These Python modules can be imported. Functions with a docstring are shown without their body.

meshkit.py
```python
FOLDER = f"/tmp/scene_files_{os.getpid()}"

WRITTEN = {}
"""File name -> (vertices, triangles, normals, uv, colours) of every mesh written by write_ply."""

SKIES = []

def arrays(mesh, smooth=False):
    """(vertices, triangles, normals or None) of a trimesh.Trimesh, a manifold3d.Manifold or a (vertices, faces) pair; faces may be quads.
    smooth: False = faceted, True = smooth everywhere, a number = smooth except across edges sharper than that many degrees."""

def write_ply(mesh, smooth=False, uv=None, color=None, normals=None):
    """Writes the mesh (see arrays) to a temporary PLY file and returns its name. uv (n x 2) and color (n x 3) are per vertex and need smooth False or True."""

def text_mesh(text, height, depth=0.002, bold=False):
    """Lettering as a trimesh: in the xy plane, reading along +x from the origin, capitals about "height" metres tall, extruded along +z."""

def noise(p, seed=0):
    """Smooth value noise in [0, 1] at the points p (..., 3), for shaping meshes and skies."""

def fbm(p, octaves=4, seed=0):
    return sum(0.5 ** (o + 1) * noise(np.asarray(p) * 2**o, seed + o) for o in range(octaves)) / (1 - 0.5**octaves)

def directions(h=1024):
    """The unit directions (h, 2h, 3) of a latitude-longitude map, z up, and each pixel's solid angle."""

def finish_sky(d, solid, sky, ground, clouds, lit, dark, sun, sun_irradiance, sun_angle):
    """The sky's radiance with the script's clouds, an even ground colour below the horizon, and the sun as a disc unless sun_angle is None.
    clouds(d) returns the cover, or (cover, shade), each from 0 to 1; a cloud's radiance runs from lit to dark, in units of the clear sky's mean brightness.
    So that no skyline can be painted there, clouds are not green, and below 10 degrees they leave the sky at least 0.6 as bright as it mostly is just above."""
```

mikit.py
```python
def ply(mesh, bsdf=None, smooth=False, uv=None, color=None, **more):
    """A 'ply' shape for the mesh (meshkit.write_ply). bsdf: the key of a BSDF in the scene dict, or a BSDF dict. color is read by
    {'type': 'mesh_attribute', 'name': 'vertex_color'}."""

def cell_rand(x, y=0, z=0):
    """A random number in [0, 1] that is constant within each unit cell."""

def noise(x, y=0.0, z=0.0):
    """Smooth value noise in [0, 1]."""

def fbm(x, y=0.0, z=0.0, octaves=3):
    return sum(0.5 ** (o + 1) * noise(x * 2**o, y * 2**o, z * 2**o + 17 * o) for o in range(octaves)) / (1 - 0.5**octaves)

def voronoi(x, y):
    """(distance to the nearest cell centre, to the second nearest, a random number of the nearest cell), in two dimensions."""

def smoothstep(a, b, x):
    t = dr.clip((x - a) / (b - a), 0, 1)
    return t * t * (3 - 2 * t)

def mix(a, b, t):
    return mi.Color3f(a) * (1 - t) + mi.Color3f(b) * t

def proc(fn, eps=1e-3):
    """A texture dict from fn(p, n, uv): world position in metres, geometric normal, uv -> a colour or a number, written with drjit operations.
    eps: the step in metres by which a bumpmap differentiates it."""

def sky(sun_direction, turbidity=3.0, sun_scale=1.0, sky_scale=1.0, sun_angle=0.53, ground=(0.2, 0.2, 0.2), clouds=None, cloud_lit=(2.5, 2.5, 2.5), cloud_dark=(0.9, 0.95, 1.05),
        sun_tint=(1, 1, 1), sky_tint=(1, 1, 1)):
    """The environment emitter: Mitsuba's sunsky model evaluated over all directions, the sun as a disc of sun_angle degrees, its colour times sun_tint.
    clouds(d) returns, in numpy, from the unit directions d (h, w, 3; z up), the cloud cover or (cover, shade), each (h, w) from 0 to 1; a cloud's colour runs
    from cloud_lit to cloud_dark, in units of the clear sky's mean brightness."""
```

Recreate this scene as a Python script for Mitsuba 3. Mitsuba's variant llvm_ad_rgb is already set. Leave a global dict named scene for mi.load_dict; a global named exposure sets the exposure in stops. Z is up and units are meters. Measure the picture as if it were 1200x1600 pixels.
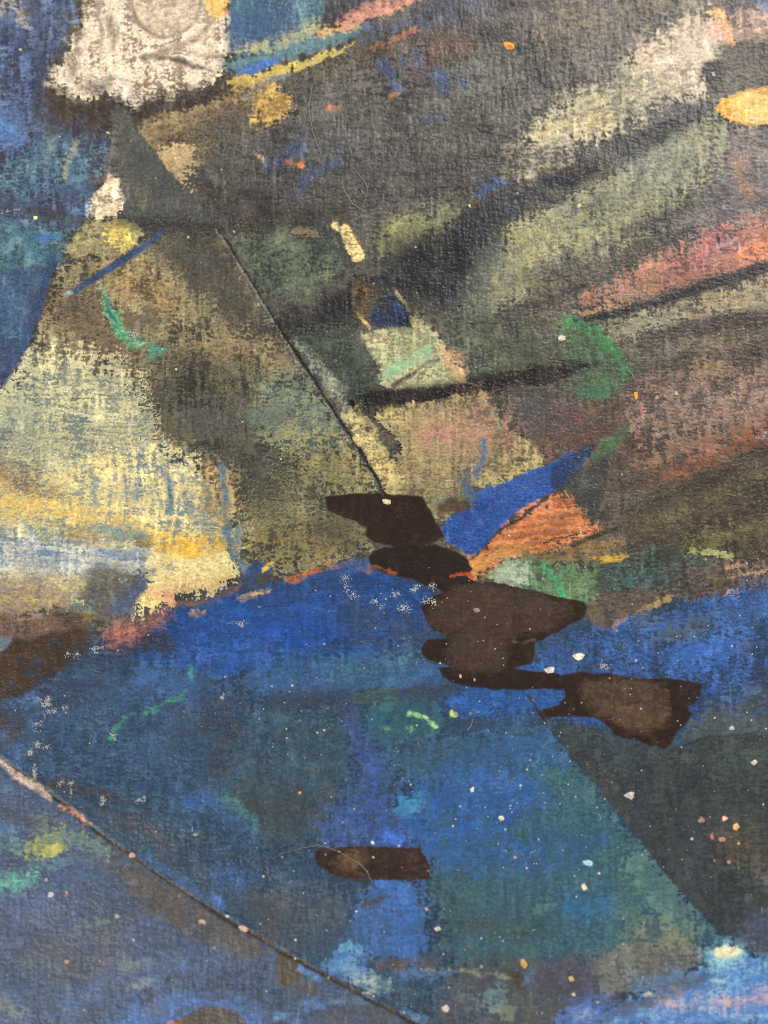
"""A close-up of an abstract mixed-media painting lying flat: paint strokes, ink blots, incised lines, flecks and lint on woven paper-canvas."""
import math, re
import numpy as np
import drjit as dr
import mitsuba as mi
import mikit, meshkit

T = mi.ScalarTransform4f
scene, labels = {}, {}
U = 1e-4                       # one canvas unit = 0.1 mm

# ------------------------------------------------------------------ camera, lights, exposure
DIST, TILT, FOVY = 0.26, math.radians(6.0), 2 * math.degrees(math.atan(800 * U / 0.26))
EYE = np.array([0.0, -DIST * math.sin(TILT), DIST * math.cos(TILT)])
scene['camera'] = {'type': 'thinlens', 'fov': FOVY, 'fov_axis': 'y', 'aperture_radius': 0.0052, 'focus_distance': DIST + 0.0005,
                   'near_clip': 0.01, 'far_clip': 50.0,
                   'to_world': T().look_at(origin=EYE.tolist(), target=[0, 0, 0], up=[0, 1, 0])}
exposure = 0.0


def lamp(pos, target, sx, sy, power):
    return {'type': 'rectangle', 'to_world': T().look_at(origin=pos, target=target, up=[0, 0.1, 1]).scale([sx, sy, 1]),
            'emitter': {'type': 'area', 'radiance': {'type': 'rgb', 'value': power}}}


scene['window_light'] = lamp([0.64, 1.06, 1.75], [0, 0, 0], 0.36, 0.3, [28.0, 27.5, 26.8])
scene['ceiling_light'] = lamp([-0.95, -1.0, 2.0], [0, 0, 0], 0.5, 0.45, [14.5, 14.4, 14.2])
labels['window_light'] = {'kind': 'structure'}
labels['ceiling_light'] = {'kind': 'structure'}

# ------------------------------------------------------------------ noise shared by the mesh code (numpy) and the materials (drjit)
def np_rand(x, y, z):
    x, y, z = ((np.asarray(v).astype(np.int64) + 1000000).astype(np.uint32) for v in (x, y, z))
    with np.errstate(over='ignore'):
        h = x * np.uint32(374761393) + y * np.uint32(668265263) + z * np.uint32(2147483647)
        h = (h ^ (h >> np.uint32(13))) * np.uint32(1274126177)
        return ((h ^ (h >> np.uint32(16))) & np.uint32(0xFFFFFF)) / 16777215.0


def np_noise(x, y, z=0):
    i, j = np.floor(x), np.floor(y)
    u, v = x - i, y - j
    u, v = u * u * (3 - 2 * u), v * v * (3 - 2 * v)
    z = np.full_like(i, z)
    a, b = np_rand(i, j, z), np_rand(i + 1, j, z)
    c, d = np_rand(i, j + 1, z), np_rand(i + 1, j + 1, z)
    return (a * (1 - u) + b * u) * (1 - v) + (c * (1 - u) + d * u) * v


def dr_noise(x, y, z=0):
    i, j = dr.floor(x), dr.floor(y)
    u, v = x - i, y - j
    u, v = u * u * (3 - 2 * u), v * v * (3 - 2 * v)
    c = mikit.cell_rand
    return dr.lerp(dr.lerp(c(i, j, z), c(i + 1, j, z), u), dr.lerp(c(i, j + 1, z), c(i + 1, j + 1, z), u), v)


def weave(N, x, y):
    """The canvas threads: upright ribs, lying fibres, fine tooth (each about 0..1)."""
    wob = 5 * N(x / 24, y / 9, 4)
    rib = N((x + 4 * N(x / 40, y / 30, 9)) / 5.6, y / 24, 1)
    fib = N(x / 10, (y + wob) / 3.0, 2)
    iso = N(x / 2.9, y / 2.9, 3)
    return rib, fib, iso


def grain(N, exp, x, y):
    """Evenly spread 0..1: low in the pits of the canvas, high on its threads."""
    rib, fib, iso = weave(N, x, y)
    g = 0.26 * rib + 0.32 * fib + 0.32 * iso + 0.06 * N(x / 17, y / 13, 6) + 0.26 * N(x / 1.8, y / 1.8, 7)
    return 1 / (1 + exp(-(g - 0.61) * 13.0))


# ------------------------------------------------------------------ materials
COLS = []                       # per stroke: A, B, C (linear), share of B, softness of the grain, angle of the bristle streaks, streak share
MELT, GRIT = 0.5, 0.42


def lin(c):
    c = np.asarray(c, float) / 255
    return 1.15 * np.where(c < 0.04045, c / 12.92, ((c + 0.055) / 1.055) ** 2.4) ** 1.13 * np.where(c[2] > 1.25 * c[0], [0.97, 1.0, 0.93], 1.0)


def paint_colour(p, n, uv):
    """uv.x: the stroke; uv.y: the stroke it was brushed over and, after the point, how thinly it lies there."""
    x, y = p.x / U + 600, 800 - p.y / U
    g0 = grain(dr_noise, dr.exp, x, y)
    n1, n2 = dr_noise(x / 42, y / 33, 23), dr_noise(x / 27, y / 40, 24)
    patch0 = 0.6 * dr_noise(x / 19, y / 14, 25) + 0.4 * dr_noise(x / 6, y / 5, 26)
    patch1 = 0.6 * dr_noise(x / 15, y / 18, 28) + 0.4 * dr_noise(x / 5, y / 7, 29)

    def layer(index):
        k = mi.UInt32(dr.clip(index, 0, PALETTE_N - 1)) * NCOL
        get = lambda j: dr.gather(mi.Float, PALETTE, k + j)
        A, B, C = (mi.Color3f(get(3 * j), get(3 * j + 1), get(3 * j + 2)) for j in range(3))
        share, soft, ca, sa, st, show, grit = (get(j) for j in range(9, 16))
        odd = dr.floor(index * 0.5) * 2 != dr.floor(index)
        xr, yr = x * ca + y * sa, y * ca - x * sa
        streak = dr_noise(xr / 40, yr / 3.4, 21) * 0.6 + dr_noise(xr / 80, yr / 8, 22) * 0.4
        g = g0 * (1 - st) + st * mikit.smoothstep(0.15, 0.85, streak) + 0.5 * (dr.select(odd, n1, n2) - 0.5)
        t = 1 - mikit.smoothstep(share - soft, share + soft, g)
        c = mikit.mix(A, C, mikit.smoothstep(0.5, 0.75, dr.select(odd, patch0, patch1)) * 0.8)
        return mikit.mix(c, B, t), show, grit

    thin = uv.y - dr.floor(uv.y)
    (over, show, grit), (under, *_) = layer(uv.x), layer(dr.floor(uv.y))
    rag = dr_noise(x / 12, y / 9, 36) * 0.6 + dr_noise(x / 30, y / 26, 37) * 0.6 - 0.6
    own = mikit.smoothstep(0.5 - MELT, 0.5 + MELT, 1 - thin / 0.98 + ((g0 - 0.5) * GRIT + rag * 0.34) * grit)
    own *= 1 - show * mikit.smoothstep(-0.08, 0.42, -rag + 0.45 * (0.5 - g0))
    c = mikit.mix(under, over, own)
    speck = 0.55 * dr_noise(x / 2.6, y / 2.2, 27) + 0.45 * dr_noise(x / 4.5, y / 1.7, 30)
    c = c * (1 + (speck - 0.5) * 0.96 * grit)
    line = dr_noise(x / 12, y / 4.2, 33) + 0.35 * dr_noise(x / 3, y / 9, 34)          # loose pale fibres of the sheet showing through
    hair = mikit.smoothstep(0.965, 1.0, 1 - dr.abs(line - 0.68)) * mikit.smoothstep(0.45, 0.8, dr_noise(x / 9, y / 9, 35))
    rib = dr_noise((x + 4 * dr_noise(x / 40, y / 30, 9)) / 5.6, y / 24, 1)                     # upright threads rubbed bare here and there
    bare = mikit.smoothstep(0.72, 0.95, rib) * mikit.smoothstep(0.35, 0.75, dr_noise(x / 26, y / 15, 38))
    return c + (c * 0.55 + 0.022) * (hair * grit + 0.8 * bare * grit * grit)


def canvas_colour(p, n, uv):
    x, y = p.x / U + 600, 800 - p.y / U
    g = grain(dr_noise, dr.exp, x, y)
    return mikit.mix((0.20, 0.18, 0.14), (0.40, 0.36, 0.27), g)


def tooth(p, n, uv):
    """The fine relief of the paper's fibres, in metres."""
    x, y = p.x / U + 600, 800 - p.y / U
    wob = 4 * dr_noise(x / 15, y / 9, 41)
    h = 0.26 * dr_noise(x / 7.5, (y + wob) / 2.5, 42) + 0.30 * dr_noise(x / 2.4, y / 2.4, 43) + 0.44 * dr_noise((x + 0.6 * wob) / 3.4, y / 13, 44)
    return h * (0.8 * U)


def rough_paint(bsdf):
    return {'type': 'bumpmap', 'arbitrary': mikit.proc(tooth, 0.6 * U), 'scale': 1.0, 'bsdf': bsdf}


scene['paint_matte'] = rough_paint({'type': 'principled', 'base_color': mikit.proc(paint_colour), 'roughness': 0.33, 'specular': 0.22})
scene['ink_satin'] = {'type': 'principled', 'base_color': mikit.proc(paint_colour), 'roughness': 0.45, 'specular': 0.15}
scene['bare_canvas'] = {'type': 'twosided', 'bsdf': {'type': 'principled', 'base_color': mikit.proc(canvas_colour), 'roughness': 0.8, 'specular': 0.2}}
scene['lint_white'] = {'type': 'twosided', 'bsdf': {'type': 'principled', 'base_color': {'type': 'rgb', 'value': [0.62, 0.61, 0.58]}, 'roughness': 0.6}}
scene['fibre_pale'] = {'type': 'twosided', 'bsdf': {'type': 'principled', 'base_color': {'type': 'rgb', 'value': [0.36, 0.34, 0.30]}, 'roughness': 0.5}}
scene['lint_tan'] = {'type': 'twosided', 'bsdf': {'type': 'principled', 'base_color': {'type': 'rgb', 'value': [0.30, 0.26, 0.20]}, 'roughness': 0.5}}
scene['speck_white'] = {'type': 'twosided', 'bsdf': {'type': 'principled', 'base_color': {'type': 'rgb', 'value': [0.62, 0.58, 0.50]}, 'roughness': 0.7}}
scene['table_grey'] = {'type': 'principled', 'base_color': {'type': 'rgb', 'value': [0.35, 0.33, 0.30]}, 'roughness': 0.6}

# ------------------------------------------------------------------ the picture's points on the painting's own plane
right, up, back = np.array([1.0, 0, 0]), np.array([0, math.cos(TILT), math.sin(TILT)]), EYE / DIST


def on_canvas(px, py):
    """A traced point -> the painting's coordinates (0.1 mm, x right, y down, middle 600, 800)."""
    d = right * ((px - 600) * U / 0.26) + up * ((800 - py) * U / 0.26) - back
    q = EYE + d * (-EYE[2] / d[2])
    return q[0] / U + 600, 800 - q[1] / U


# ------------------------------------------------------------------ the relief of the painting, on one grid
STEP, X0, Y0, X1, Y1 = 1.8, -150, -170, 1350, 1760
gx, gy = np.meshgrid(np.arange(X0, X1 + 1, STEP), np.arange(Y0, Y1 + 1, STEP))
rib, fib, iso = weave(np_noise, gx, gy)
GRAIN = grain(np_noise, np.exp, gx, gy)
lumps = np_noise(gx / 70, gy / 60, 31) * 2.2 + np_noise(gx / 28, gy / 24, 32) * 0.6
rough = 0.45 + 0.75 * np_noise(gx / 160, gy / 160, 33)
WARP = [2 * np_noise(gx / 22, gy / 22, 50 + q) - 1 + 0.5 * (2 * np_noise(gx / 7, gy / 7, 60 + q) - 1) for q in range(4)]
HEIGHT = lumps + rough * (0.32 * rib + 0.34 * fib + 0.25 * iso)


def pts(text, n):
    a = np.array([[float(v) for v in t.split(',')] for t in text.split()])
    assert a.shape[1] == n, text
    q = [on_canvas(*r[:2]) for r in a]
    return np.column_stack([q, a[:, 2:]])


def chaikin(a, closed, times=2):
    for _ in range(times):
        b = np.roll(a, -1, 0) if closed else a[1:]
        c = a if closed else a[:-1]
        r = np.empty((2 * len(c), a.shape[1]))
        r[0::2], r[1::2] = 0.75 * c + 0.25 * b, 0.25 * c + 0.75 * b
        a = r if closed else np.vstack([a[:1], r, a[-1:]])
    return a


def sd_path(x, y, a):
    best = np.full(x.shape, 1e9)
    for p, q in zip(a[:-1], a[1:]):
        dx, dy = q[:2] - p[:2]
        t = np.clip(((x - p[0]) * dx + (y - p[1]) * dy) / max(dx * dx + dy * dy, 1e-9), 0, 1)
        best = np.minimum(best, np.hypot(x - p[0] - t * dx, y - p[1] - t * dy) - (p[2] + t * (q[2] - p[2])) / 2)
    return best


def sd_poly(x, y, a, reach=60.0, slack=0.0):
    """Signed distance to a closed outline, exact up to reach; slack: how far x and y may be shifted off their even grid."""
    best, inside = np.full(x.shape, reach * reach), np.zeros(x.shape, bool)
    ox, oy, (nr, nc) = gx[0, 0] + round((x[0, 0] - gx[0, 0]) / STEP) * STEP, gy[0, 0] + round((y[0, 0] - gy[0, 0]) / STEP) * STEP, x.shape
    cut = lambda lo, hi, o, n, m: slice(max(int((lo - m - o) / STEP) - 1, 0), max(min(int((hi + m - o) / STEP) + 3, n), 0))
    for p, q in zip(a, np.roll(a, -1, 0)):
        dx, dy = q - p
        lo, hi = np.minimum(p, q), np.maximum(p, q)
        m = reach + 2 * slack + 2 * STEP
        w = cut(lo[1], hi[1], oy, nr, m), cut(lo[0], hi[0], ox, nc, m)
        X, Y = x[w], y[w]
        if X.size:
            t = np.clip(((X - p[0]) * dx + (Y - p[1]) * dy) / max(dx * dx + dy * dy, 1e-9), 0, 1)
            best[w] = np.minimum(best[w], (X - p[0] - t * dx) ** 2 + (Y - p[1] - t * dy) ** 2)
        if dy:
            w = cut(lo[1], hi[1], oy, nr, 2 * slack + 2 * STEP), cut(-1e9, hi[0], ox, nc, 2 * slack + 2 * STEP)
            X, Y = x[w], y[w]
            if X.size:
                inside[w] ^= ((p[1] > Y) != (q[1] > Y)) & (X < p[0] + (Y - p[1]) * dx / dy)
    return np.where(inside, -1, 1) * np.sqrt(best)


STROKES, GRITTY = [], 0.82


def add(name, shape, A, B=None, share=0.45, soft=8, warp=4, dens=1.0, C=None, ang=None, st=0.2, k=0.5, label=None, path=False, raw=False, thick=0, mat='paint_matte', show=0.5, grit=None):
    a = pts(shape, 3 if path else 2)
    if len(a) > 2 and not raw:
        a = chaikin(a, not path)
    if ang is None:
        d = (a[-1] - a[0])[:2] if path else np.array([1, -0.35])
        ang = math.degrees(math.atan2(d[1], d[0]))
    A = np.array(A)
    B = A * 0.78 if B is None else B
    C = A * 1.1 + 4 if C is None else C
    COLS.append([*lin(A), *lin(B), *lin(np.clip(C, 0, 255)), share, k, math.cos(math.radians(ang)), math.sin(math.radians(ang)), st, show, GRITTY if grit is None else grit])
    STROKES.append(dict(name=name, a=a, soft=soft, warp=warp, dens=dens, label=label, path=path, thick=thick, mat=mat, i=len(COLS) - 1))


def P(shape, A, B=None, **kw):          # a patch of paint, its outline traced
    add(kw.pop('name', 'paint_patch'), shape, A, B, **kw)


def S(shape, A, B=None, **kw):          # a stroke, its spine traced, with widths
    add(kw.pop('name', 'brush_stroke'), shape, A, B, path=True, **kw)


# ================================================================== THE PAINTING, layer by layer (traced outlines, colours as the paint has them)
# ------------------------------------------------------------------ washes
P("-170,-200 1380,-200 1380,900 1100,930 900,960 700,930 560,880 420,920 260,960 100,1010 -170,1060", (108, 104, 95), (64, 62, 59), C=(122, 114, 94), soft=40, warp=8, name='wash', raw=True, label='warm grey wash over the upper half')
P("-170,1040 100,990 260,945 420,905 560,865 720,915 900,945 1100,915 1380,880 1380,1790 -170,1790", (60, 84, 108), (50, 64, 84), C=(78, 98, 118), soft=30, warp=8, name='wash', raw=True, label='slate blue wash over the lower half')

# ------------------------------------------------------------------ upper left: blue field
P("-170,-200 135,-200 122,20 98,65 84,115 72,165 110,190 168,200 182,240 160,285 140,325 112,372 -170,380", (102, 118, 152), (70, 70, 84), C=(130, 148, 178), share=0.52, soft=18, warp=6, ang=88, st=.35, label='periwinkle blue field with dark upright thread marks')
S("-80,290,60 40,270,90 100,250,80 150,285,40", (92, 124, 142), (64, 74, 82), C=(124, 154, 166), soft=40, dens=.8, ang=85, st=.3)
S("20,60,50 30,140,60 20,220,50", (96, 114, 152), (78, 82, 104), soft=36, dens=.6, ang=90)
S("60,60,14 55,120,18 62,190,12", (70, 68, 80), soft=16, dens=.7)
S("95,80,16 92,130,14 80,165,16", (70, 66, 70), (86, 92, 120), soft=14, dens=.75)
S("28,10,12 40,40,12", (196, 182, 150), (130, 120, 100), soft=14, dens=.6)
S("-10,8,40 12,4,20", (190, 176, 148), (110, 110, 120), soft=16, dens=.7)
S("0,200,34 18,215,22", (92, 128, 184), (88, 104, 146), soft=20, dens=.7, label='bright blue touch at the left edge')
P("40,-30 62,-30 58,20 36,40", (86, 78, 74), (70, 66, 70), soft=14, dens=.8)
S("-80,322,20 20,322,26 60,336,22 120,345,16", (64, 66, 70), (82, 88, 92), soft=14, dens=.85)
S("80,215,14 70,250,12", (130, 136, 124), (90, 112, 140), soft=10, dens=.6)
S("118,220,10 108,248,8 96,280,6", (168, 160, 122), (120, 130, 128), soft=7, dens=.8, label='thin cream streak in the blue field')
S("150,235,8 138,260,8", (150, 150, 128), (100, 120, 140), soft=8, dens=.6)
S("105,300,26 150,298,20", (70, 76, 104), (90, 112, 150), soft=18, dens=.7)
S("120,330,14 140,325,18", (130, 150, 180), (92, 120, 160), soft=12, dens=.6)
P("-170,352 100,350 110,372 95,400 82,425 -170,432", (88, 122, 136), (70, 88, 102), C=(120, 150, 150), share=.4, soft=16, ang=88, label='teal band above the slate triangle')
S("60,372,16 82,370,12", (66, 112, 180), (80, 120, 150), soft=8, dens=.7)

# ------------------------------------------------------------------ upper left: cream impasto
P("60,170 96,70 128,110 200,160 330,140 400,100 390,150 260,190 190,215 110,215 62,205", (82, 72, 64), (60, 55, 52), soft=24, dens=.95, label='dark brown shadow tone under the cream patch')
P("116,60 126,30 146,-20 150,-200 245,-200 352,-200 352,30 362,92 340,118 300,140 262,150 232,150 228,158 196,166 188,158 165,152 160,142 130,150 98,142 84,130 86,108 108,100 104,78", (228, 210, 184), (150, 134, 118), k=0.3, C=(238, 222, 196), share=.36, soft=15, warp=9, thick=3, ang=85, st=.25, show=.15, label='thick cream patch scraped over the canvas grain')
P("196,-200 322,-200 318,20 296,46 262,60 226,52 206,30", (206, 188, 164), (172, 154, 132), k=0.3, show=0.2, C=(218, 202, 176), share=.4, soft=10, thick=2.5, label='smoother round area of beige paint')
S("203,2,6 214,38,6 240,58,5 262,62,4 290,52,4 312,30,4 318,-20,4", (142, 124, 106), (168, 150, 128), soft=4, warp=1.5)
S("345,-20,5 338,25,8 318,54,10 290,72,10 252,84,9 222,92,6", (140, 122, 102), (176, 158, 132), soft=7, warp=2, dens=.9)
S("172,30,10 178,50,12 176,78,6", (118, 104, 92), (160, 144, 124), soft=8, dens=.8)
S("156,-10,7 160,60,6 158,90,5", (128, 114, 104), (170, 150, 130), soft=6, dens=.7)
S("225,93,6 270,92,10 300,103,9 332,110,5", (116, 104, 92), (90, 82, 76), soft=6, dens=.95, label='dark crease across the cream patch')
S("300,82,8 330,88,10 350,92,6", (150, 134, 118), (110, 98, 90), soft=8, dens=.7)
S("132,132,22 160,140,26 170,128,14", (90, 84, 82), (150, 136, 118), soft=14, dens=.8)
S("104,92,16 118,100,18 112,118,14", (96, 86, 78), (150, 134, 116), soft=14, dens=.6)
S("112,50,14 128,58,16 118,80,10", (88, 78, 74), (130, 116, 104), soft=12, dens=.8)
P("318,-60 362,-60 360,12 340,30 322,20", (226, 188, 112), (205, 170, 110), soft=8, label='small yellow patch beside the cream')
S("352,16,10 358,22,8", (226, 150, 110), soft=4)
S("150,128,10 205,130,9 205,160,10", (196, 186, 176), (140, 134, 140), soft=8, dens=.6)

# ------------------------------------------------------------------ upper left: grey wedge and olive facets
P("215,205 260,182 320,165 372,138 420,112 440,150 400,180 350,215 330,260 305,312 282,296 255,258 232,228", (160, 142, 106), (90, 78, 66), C=(182, 162, 118), share=.45, soft=14, ang=-20, st=.35, label='olive tan facet')
S("262,222,30 310,212,34 350,200,20", (98, 86, 74), (74, 66, 60), soft=22, dens=.7)
P("238,232 300,224 312,232 308,285 300,313 284,298 258,264", (196, 174, 134), (156, 136, 104), soft=12, label='pale tan triangle tip')
S("330,200,60 400,190,60 440,210,40", (118, 108, 92), (88, 82, 76), soft=40, dens=.7)
S("310,280,40 350,240,60 420,240,60", (92, 90, 84), (76, 74, 72), soft=30, dens=.7)
P("172,168 198,166 208,200 236,232 262,268 302,318 360,350 190,350 184,300 180,230", (98, 97, 90), (78, 80, 80), C=(108, 108, 94), share=.42, soft=5, warp=2, st=.15, show=.15, label='smooth blue grey wedge with a crisp right edge')
S("215,255,40 260,300,50 330,330,30", (84, 84, 80), (68, 70, 70), soft=24, dens=.6)
S("200,290,24 220,320,20", (112, 108, 92), (90, 88, 80), soft=18, dens=.6)
S("180,205,10 170,250,16 172,280,14", (128, 118, 98), (92, 100, 112), soft=10, dens=.8)
P("150,302 164,280 182,278 188,300 186,340 136,344 140,326", (232, 212, 178), (170, 150, 126), share=.35, soft=10, thick=1.5, label='cream scrap left of the grey wedge')
S("150,285,18 170,280,14", (92, 76, 64), (150, 130, 110), soft=10, dens=.7)
P("132,346 180,340 214,346 220,372 200,402 104,398 108,384", (172, 162, 118), (128, 122, 98), C=(186, 174, 124), soft=8, label='olive cream triangle')
P("163,350 190,344 204,352 214,380 196,398 178,384 164,372", (222, 200, 112), (160, 146, 96), share=0.5, grit=1.2, k=0.35, soft=12, label='yellow dab')

# ------------------------------------------------------------------ top: blue, yellow and pink streaks
P("364,-200 516,-200 512,-10 500,36 480,58 430,78 368,98 352,72 360,40", (86, 112, 148), (74, 88, 112), C=(96, 132, 138), soft=12, label='blue teal patch at the top edge')
S("480,-40,40 488,20,34 470,50,20", (112, 142, 132), (88, 116, 128), soft=22, dens=.75)
S("400,30,40 440,50,30", (70, 80, 108), (90, 112, 140), soft=24, dens=.6)
P("508,-60 620,-60 575,20 530,40 504,52", (76, 74, 84), (62, 60, 66), soft=10)
S("370,80,18 420,75,20 470,60,22 496,40,14", (196, 184, 124), (140, 150, 128), soft=14, dens=.8)
S("356,104,18 400,96,22 460,76,24 520,62,22 570,42,12", (96, 134, 152), (110, 138, 138), soft=12, dens=.85, label='teal blue streak')
S("372,116,14 400,106,18 434,94,10", (70, 108, 172), (80, 120, 165), soft=7, label='brighter blue end of the streak')
S("500,55,12 540,45,14 580,26,12 640,4,10 700,-30,10", (212, 176, 120), (190, 150, 115), soft=9)
S("535,40,14 570,20,22 610,6,22 660,-16,22", (206, 150, 128), (170, 120, 105), soft=12, label='pink streak running to the top edge')
S("360,132,14 405,124,20 448,106,16", (212, 184, 92), (180, 160, 100), soft=9, label='yellow streak')
S("462,104,14 492,96,18 516,84,12 550,72,8", (212, 190, 106), (180, 165, 100), soft=8)
S("375,140,34 420,150,40 440,165,40", (176, 150, 98), (130, 112, 84), soft=30, dens=.7)
P("394,196 400,172 412,150 436,140 456,146 470,168 450,182 432,196", (214, 178, 96), (150, 122, 78), grit=1.2, k=0.35, show=0.7, share=0.5, soft=14, label='ochre yellow patch')
S("385,150,8 420,125,8 450,115,6", (96, 124, 148), (140, 140, 120), soft=7, dens=.7)

# ------------------------------------------------------------------ top middle: charcoal field
P("440,230 470,120 540,90 620,60 740,30 830,-200 1110,-200 1080,30 960,100 860,165 836,205 810,265 700,335 560,350 420,345 330,300 360,240", (110, 107, 101), (58, 57, 56), C=(132, 127, 118), share=.48, soft=40, warp=10, ang=-8, st=.35, label='charcoal grey field with fine lying threads')
S("380,290,90 470,260,100 600,250,110 720,260,90 790,280,50", (82, 80, 76), (60, 58, 57), C=(100, 98, 92), soft=60, dens=.85, ang=0, st=.4)
S("520,180,60 640,190,80 760,180,80", (98, 95, 88), (70, 68, 66), C=(122, 118, 110), soft=60, dens=.7, ang=0, st=.4)
S("400,220,50 480,215,60 550,220,50", (106, 106, 102), (74, 74, 74), soft=50, dens=.7, ang=0, st=.4)
S("700,40,60 760,60,60 850,30,60", (88, 80, 76), (62, 58, 56), soft=50, dens=.7, ang=-20)
S("880,40,60 960,20,70 1040,-10,60", (140, 126, 102), (92, 84, 76), soft=60, dens=.6, ang=-25)
S("820,120,50 900,80,50", (108, 98, 86), (76, 72, 70), soft=50, dens=.6)
S("410,330,40 470,335,50 540,330,30", (76, 68, 62), (56, 52, 52), soft=30, dens=.8)
S("500,110,30 540,95,40 580,80,30", (110, 92, 62), (76, 68, 58), soft=30, dens=.7)
S("560,56,22 640,34,28 720,14,30 770,-30,30", (84, 90, 110), (68, 70, 86), soft=22, dens=.85, label='dusky blue streak along the charcoal')
S("585,72,8 620,60,8 650,46,8", (178, 122, 84), (120, 92, 72), soft=7, dens=.8)
S("600,80,24 680,60,30 720,80,24", (112, 88, 70), (78, 66, 60), soft=26, dens=.7)
S("650,110,14 690,90,20 710,85,14", (112, 78, 50), (84, 66, 56), soft=14, dens=.75)
B1, B2 = (74, 90, 126), (80, 84, 98)
S("594,98,14 610,116,16 622,142,14", B1, B2, soft=9, dens=.85, label='blue drip, first of the short row of drips')
S("630,90,10 632,98,10", B1, B2, soft=6, dens=.8)
S("648,86,12 654,104,12", B1, B2, soft=8, dens=.85)
S("678,112,16 688,126,24 696,146,14", B1, B2, soft=10, dens=.9, label='widest blue drip')
S("722,126,10 726,138,10", B1, B2, soft=6, dens=.8)
S("650,188,12 690,186,10", B1, B2, soft=10, dens=.5)
S("426,254,18 448,240,26 468,230,16", (64, 82, 124), (72, 76, 92), soft=14, dens=.75)
S("478,282,16 505,264,20 532,250,14", (66, 84, 122), (72, 80, 104), soft=12, dens=0.7, label='small blue smear on the charcoal')
S("448,300,24 470,300,20", (72, 82, 104), (70, 70, 76), soft=16, dens=.6)
S("748,304,12 768,292,16 788,280,10", (70, 92, 134), (76, 82, 98), soft=11, dens=.8)
S("450,250,9 474,252,7", (150, 104, 74), soft=5, dens=.8)
S("513,168,9 528,169,6", (176, 116, 88), soft=5, dens=.85)
S("468,255,10 474,256,8", (190, 130, 80), soft=5)
S("404,246,8 408,250,8", (190, 165, 120), soft=5)
S("612,152,6 620,152,5", (176, 124, 84), soft=4)

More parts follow.
